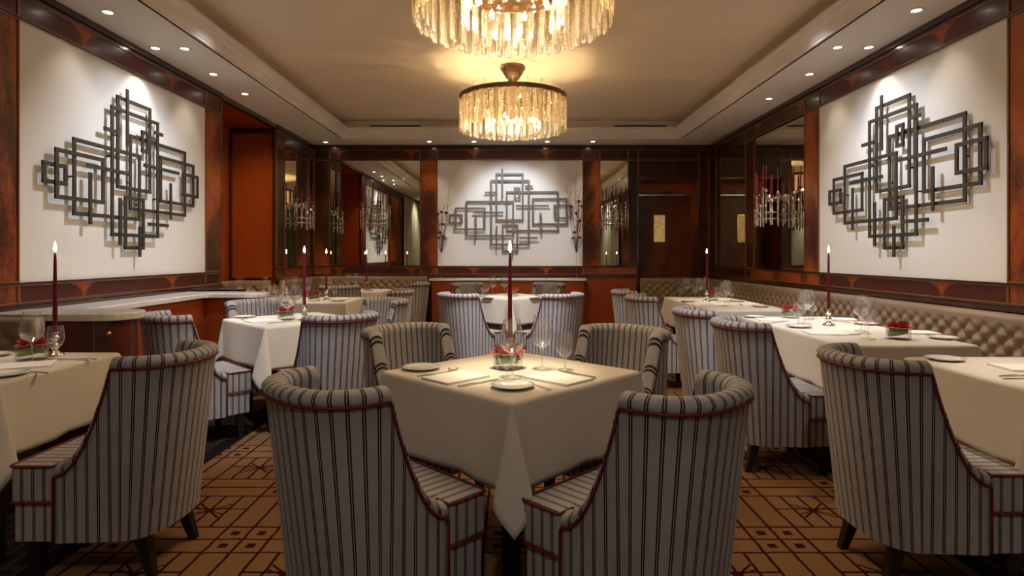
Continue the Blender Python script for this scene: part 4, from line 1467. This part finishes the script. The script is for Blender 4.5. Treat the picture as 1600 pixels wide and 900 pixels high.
# far right table
w7 = 'the far right table'
candle_at(2.085, 6.42, w7)
roses_at(2.19, 6.58, w7, 3)
glasses([('w', 1062.7, 465, 'farthest left'), ('W', 1073, 465.6, 'second from the left'), ('w', 1086, 465.5, 'left of the candle'), ('W', 1093.6, 466, 'just left of the candle'), ('W', 1103, 465, 'behind the candle'),
         ('W', 1132, 479, 'nearest the aisle'), ('W', 1136, 473, 'behind the nearest'), ('w', 1143, 471, 'farthest right'), ('w', 1121, 474, 'right of the roses')], w7)
for px, py, ps in ((1075, 472, 'left'), (1152, 471.5, 'bench side far'), (1188, 480, 'bench side near')):
    put(plate, px, py, 0, 'white side plate, %s, on %s' % (ps, w7), 'white side plates')
put(napkin, 2.08, 5.98, 0.0, 'folded white napkin before the glasses on ' + w7, 'folded napkins', True)
put(napkin, 2.33, 6.62, 0.1, 'folded white napkin behind the roses on ' + w7, 'folded napkins', True)
cut(kn, (1160, 478), (1150, 473.5), 'silver knife beside the near plate on ' + w7, 'table knives')
# long right table
w8 = 'the long right table, far half'
w9 = 'the long right table, near half'
candle_at(2.225, 4.22, 'the middle of the long right table')
roses_at(2.20, 4.74, w8, 2)
roses_at(2.29, 3.56, w9, 3)
glasses([('W', 1257, 506, 'in front'), ('W', 1263, 500, 'behind the front one'), ('w', 1247, 508, 'at the left'), ('w', 1270, 498.6, 'at the right')], w8)
glasses([('W', 1357, 530, 'left of the roses'), ('W', 1345.8, 518, 'behind the front one'), ('w', 1352, 522, 'between the two wine glasses')], w9)
for px, py, ps in ((1248, 512, 'aisle side of the candle'), (1179, 496.5, 'far left corner'), (1353, 507.5, 'bench side by candle'), (1474, 530, 'near bench side corner')):
    put(plate, px, py, 0, 'white side plate, %s, on the long right table' % ps, 'white side plates')
put(napkin, 1288, 522, math.radians(80), 'folded white napkin before the candlestick on the long right table', 'folded napkins')
put(napkin, 1312, 500, math.radians(70), 'folded white napkin behind the candlestick on the long right table', 'folded napkins')
put(napkin, 1432, 521, math.radians(80), 'folded white napkin behind the near rose bowl on the long right table', 'folded napkins')
put(napkin, 1207, 501, math.radians(80), 'folded white napkin left of the far rose bowl on the long right table', 'folded napkins')
cut(kn, (1345, 524), (1285, 526), 'silver knife before the near napkin on the long right table', 'table knives')
cut(kn, (1232, 503), (1197, 506), 'silver knife at the far end of the long right table', 'table knives')
cut(fk, (1330, 505), (1300, 502), 'silver fork behind the candlestick on the long right table', 'table forks')
# near right table
w10 = 'the near right table'
put(plate, 1476, 563.5, 0, 'white side plate at the far left corner of ' + w10, 'white side plates')
put(napkin, 2.245, 2.62, math.radians(82), 'folded white napkin under the light on ' + w10, 'folded napkins', True)
cut(kn, (1562, 590), (1640, 587), 'silver knife before the napkin on ' + w10, 'table knives')
cut(fk, (1568, 594), (1650, 592), 'silver fork before the napkin on ' + w10, 'table forks')
# glass salt dish on centre table
b = MB(); b.lathe([(0.0, 0.0), (0.02, 0.0), (0.024, 0.012), (0.021, 0.012), (0.018, 0.004), (0.0, 0.004)], 20)
o = single('salt_dish', b, M['glass'], 'salt dish'); p = TP(708, 580); o.location = (p[0], p[1], Z)
tag(o, 'tiny clear glass salt dish behind the left napkin on the centre foreground table', 'salt dish')

# ------------------------------------------------------------------ tall vases with twigs and roses
def tall_vase(x, side, seed):
    y = 8.92
    z0 = 0.8985
    b = MB(); b.lathe([(0.055, 0.0), (0.055, 0.003), (0.012, 0.010), (0.005, 0.03), (0.0045, 0.34), (0.008, 0.38), (0.03, 0.42), (0.075, 0.50), (0.090, 0.56), (0.086, 0.60), (0.088, 0.60)], 28)
    o = b.build('tall_vase', M['glass'], None, smooth=True, fix=False); o.location = (x, y, z0)
    tag(o, 'tall stemmed glass vase on the %s end of the end wall counter' % side, 'vase', 'tall stemmed vases')
    rnd = random.Random(seed)
    lean = -0.02 if side == 'left' else -0.03
    spec = [(-0.10, 0.95, 'tallest leaning'), (0.0, 1.18, 'upright'), (0.06, 1.05, 'right hand'), (-0.16, 1.0, 'outer left'), (0.13, 0.9, 'outer right'), (0.03, 0.8, 'short middle')] if side == 'right' else \
           [(0.14, 1.05, 'tallest, leaning right'), (-0.06, 0.78, 'left hand'), (0.02, 0.72, 'short middle'), (0.09, 0.6, 'short right'), (-0.10, 0.55, 'short left')]
    for k, (dx, h, nm) in enumerate(spec):
        b = MB(); pts = []
        for i in range(9):
            s = i / 8
            pts.append((dx * s + 0.012 * math.sin(s * 5 + k), 0.03 * math.sin(s * 4 + k * 2) * s, 0.39 + h * s))
        b.tube(pts, 0.0050, 5, r2=0.0018)
        for i in range(3, 8):
            p = Vector(pts[i]); sg = 1 if (i + k) % 2 else -1
            l = rnd.uniform(0.06, 0.14)
            b.tube([p, p + Vector((sg * l * 0.35, rnd.uniform(-0.02, 0.02), l * 0.6)), p + Vector((sg * l * 0.5, rnd.uniform(-0.03, 0.02), l))], 0.0026, 4, r2=0.0012)
        o = b.build('twig', M['twig'], None, smooth=True); o.location = (x, y, z0)
        tag(o, '%s bare red twig in the %s tall vase' % (nm, side), 'twig', 'twigs in the tall vases')
    spots = [(-0.04, -0.02, 0.575), (0.03, -0.03, 0.60), (0.05, 0.02, 0.57), (-0.03, 0.03, 0.66), (0.02, 0.0, 0.78), (-0.06, -0.01, 0.93), (0.0, -0.03, 0.96), (0.07, -0.01, 0.95)] if side == 'left' else \
            [(-0.05, -0.02, 0.575), (0.05, 0.0, 0.585), (-0.03, -0.03, 0.66), (0.045, 0.0, 0.83), (-0.08, -0.02, 1.04), (0.0, -0.01, 0.94), (0.085, 0.0, 1.05), (0.035, 0.0, 1.12)]
    wh = ['lowest left', 'low middle', 'low right', 'second row', 'halfway up', 'upper left', 'upper middle', 'top right']
    for k, (dx, dy, z) in enumerate(spots):
        o = rose.copy(); C.objects.link(o); o.data = rose_d
        o.location = (x + dx, y + dy, z0 + z); o.rotation_euler = (0, 0, 0)
        o.scale = (0.95,) * 3
        tag(o, '%s dark red rose of the %s tall vase arrangement' % (wh[k], side), 'rose', 'dark red roses in the tall vases')
        b = MB(); q = 1 / 0.95
        b.tube([(-dx * q, -dy * q, (0.385 - z) * q), ((0.7 - 1) * dx * q, (0.7 - 1) * dy * q, (0.385 - z) * 0.4 * q), (0, 0, 0.003)], 0.0024, 5)
        b.build('stem', M['twig'], o, smooth=True)


rd = rose_mesh(0.034, M['rose_dark'], random.Random(5)); rose_d = rd.data; bpy.data.objects.remove(rd)
tall_vase(-1.035, 'left', 1)
tall_vase(0.965, 'right', 2)

# ------------------------------------------------------------------ candelabra sconces
def make_sconce():
    """local: wall plane at x=0, reaches out along +x"""
    t = empty('candelabra_sconce'); tag(t, 'x', 'wall sconce', 'silver candelabra sconces on the mirrors')
    b = MB(); b.lathe([(0.0, 0.0), (0.055, 0.0), (0.055, 0.008), (0.03, 0.016), (0.012, 0.02), (0.012, 0.06)], 24)
    o = b.build('wall_plate', M['silver'], t, smooth=True); o.rotation_euler = (0, PI / 2, 0); o.location = (0.001, 0, 0.27)
    b = MB(); b.lathe([(0.001, -0.05)] + [(0.05 * math.sin(PI * k / 10), -0.05 * math.cos(PI * k / 10)) for k in range(1, 10)] + [(0.001, 0.05)], 20, (0.085, 0, 0.27))
    b.build('ball', M['silver'], t, smooth=True)
    pos = []
    for k in range(9):
        a = PI * (k / 8) - PI / 2
        pos.append((0.085 + 0.15 * math.cos(a), 0.205 * math.sin(a), (0.34, 0.20, 0.30, 0.12, 0.26, 0.16, 0.33, 0.22, 0.30)[k]))
    pos += [(0.12, -0.10, 0.18), (0.12, 0.10, 0.24), (0.16, 0.0, 0.36)]
    for z in (0.03, 0.10):
        b = MB()
        b.tube([(0.085 + 0.15 * math.cos(PI * k / 24 - PI / 2), 0.205 * math.sin(PI * k / 24 - PI / 2), z) for k in range(25)], 0.005, 6)
        for y in (-0.10, 0.10, 0.0): b.tube([(0.085, 0, z), (0.20, y, z)], 0.004, 6)
        b.tube([(0.085, -0.205, z), (0.085, 0.205, z)], 0.004, 6)
        b.build('arm_ring', M['silver'], t, smooth=True)
    b = MB(); b.tube([(0.085, 0, 0.0), (0.085, 0, 0.25)], 0.008, 8); b.build('centre_post', M['silver'], t, smooth=True)
    for k, (x, y, h) in enumerate(pos):
        b = MB(); b.tube([(x, y, -0.02 - 0.02 * (k % 3)), (x, y, h)], 0.008, 10)
        b.lathe([(0.008, h - 0.004), (0.026, h), (0.028, h + 0.006), (0.014, h + 0.008), (0.013, h + 0.03), (0.009, h + 0.03), (0.009, h + 0.008), (0, h + 0.008)], 16, (x, y, 0))
        b.build('candle_tube', M['silver'], t, smooth=True)
    return t, pos


sc, spos = make_sconce()
ORD = ['leftmost'] + [w_ + ' from left' for w_ in 'second third fourth fifth sixth seventh eighth ninth tenth eleventh'.split()] + ['rightmost']
b = MB(); b.lathe([(0.0, 0.0), (0.0078, 0.0), (0.0078, 0.02), (0.0055, 0.26), (0.003, 0.275), (0.0, 0.275)], 12)
cup = single('unlit_candle', b, M['candle'], 'candle')
for (loc, rz, nm) in (((bx(587), D - 0.011, 1.68), -PI / 2, 'the wide end wall mirror'), ((bx(959), D - 0.011, 1.68), -PI / 2, 'the narrow end wall mirror'),
                      ((-W + 0.011, 8.42, 1.66), 0, 'the left wall mirror'), ((W - 0.011, 6.81, 1.62), PI, 'the right wall mirror')):
    place(sc, loc, rz, 'silver candelabra sconce with unlit candles on ' + nm)
    Rm = Matrix.Rotation(rz, 3, 'Z')
    ps = [Vector(loc) + Rm @ Vector((x, y, h + 0.0085)) for x, y, h in spos]
    ps.sort(key=lambda p: p.x / p.y)
    for k, p in enumerate(ps):
        place(cup, p, 0, 'unlit burgundy candle, %s, in the sconce on %s' % (ORD[k], nm), 'unlit candles in the wall sconces')

# ------------------------------------------------------------------ curtains behind the camera, seen in the mirrors
for s, x0, x1 in (('left', -2.9, -0.1), ('right', 0.1, 2.9)):
    rows = []
    for z, a in ((0.02, 0.07), (1.4, 0.055), (2.75, 0.05), (2.88, 0.04)):
        rows.append([(x0 + (x1 - x0) * i / 160, YB + 0.12 + a * math.sin(i * 0.55) + 0.02 * math.sin(i * 0.21), z) for i in range(161)])
    b = MB(); b.grid(rows)
    o = b.build('curtain', M['curtain'], None, smooth=True)
    tag(o, 'long sage green curtain behind the camera, %s half, seen only in the mirrors' % s, 'curtain', 'curtains reflected in the mirrors')
for sg, nm in ((-1, 'left'), (1, 'right')):
    rows = []
    for z, a in ((0.02, 0.035), (1.4, 0.03), (2.75, 0.028), (2.86, 0.02)):
        rows.append([(sg * (W - 0.10 - a * math.sin(i * 0.62) - 0.012 * math.sin(i * 0.23)), -1.9 + 3.65 * i / 190, z) for i in range(191)])
    b = MB(); b.grid(rows)
    o = b.build('curtain', M['curtain'], None, smooth=True)
    tag(o, 'sage beige curtain on the %s wall, seen only in an end wall mirror' % nm, 'curtain', 'curtains reflected in the mirrors')
bpy.context.view_layer.update()
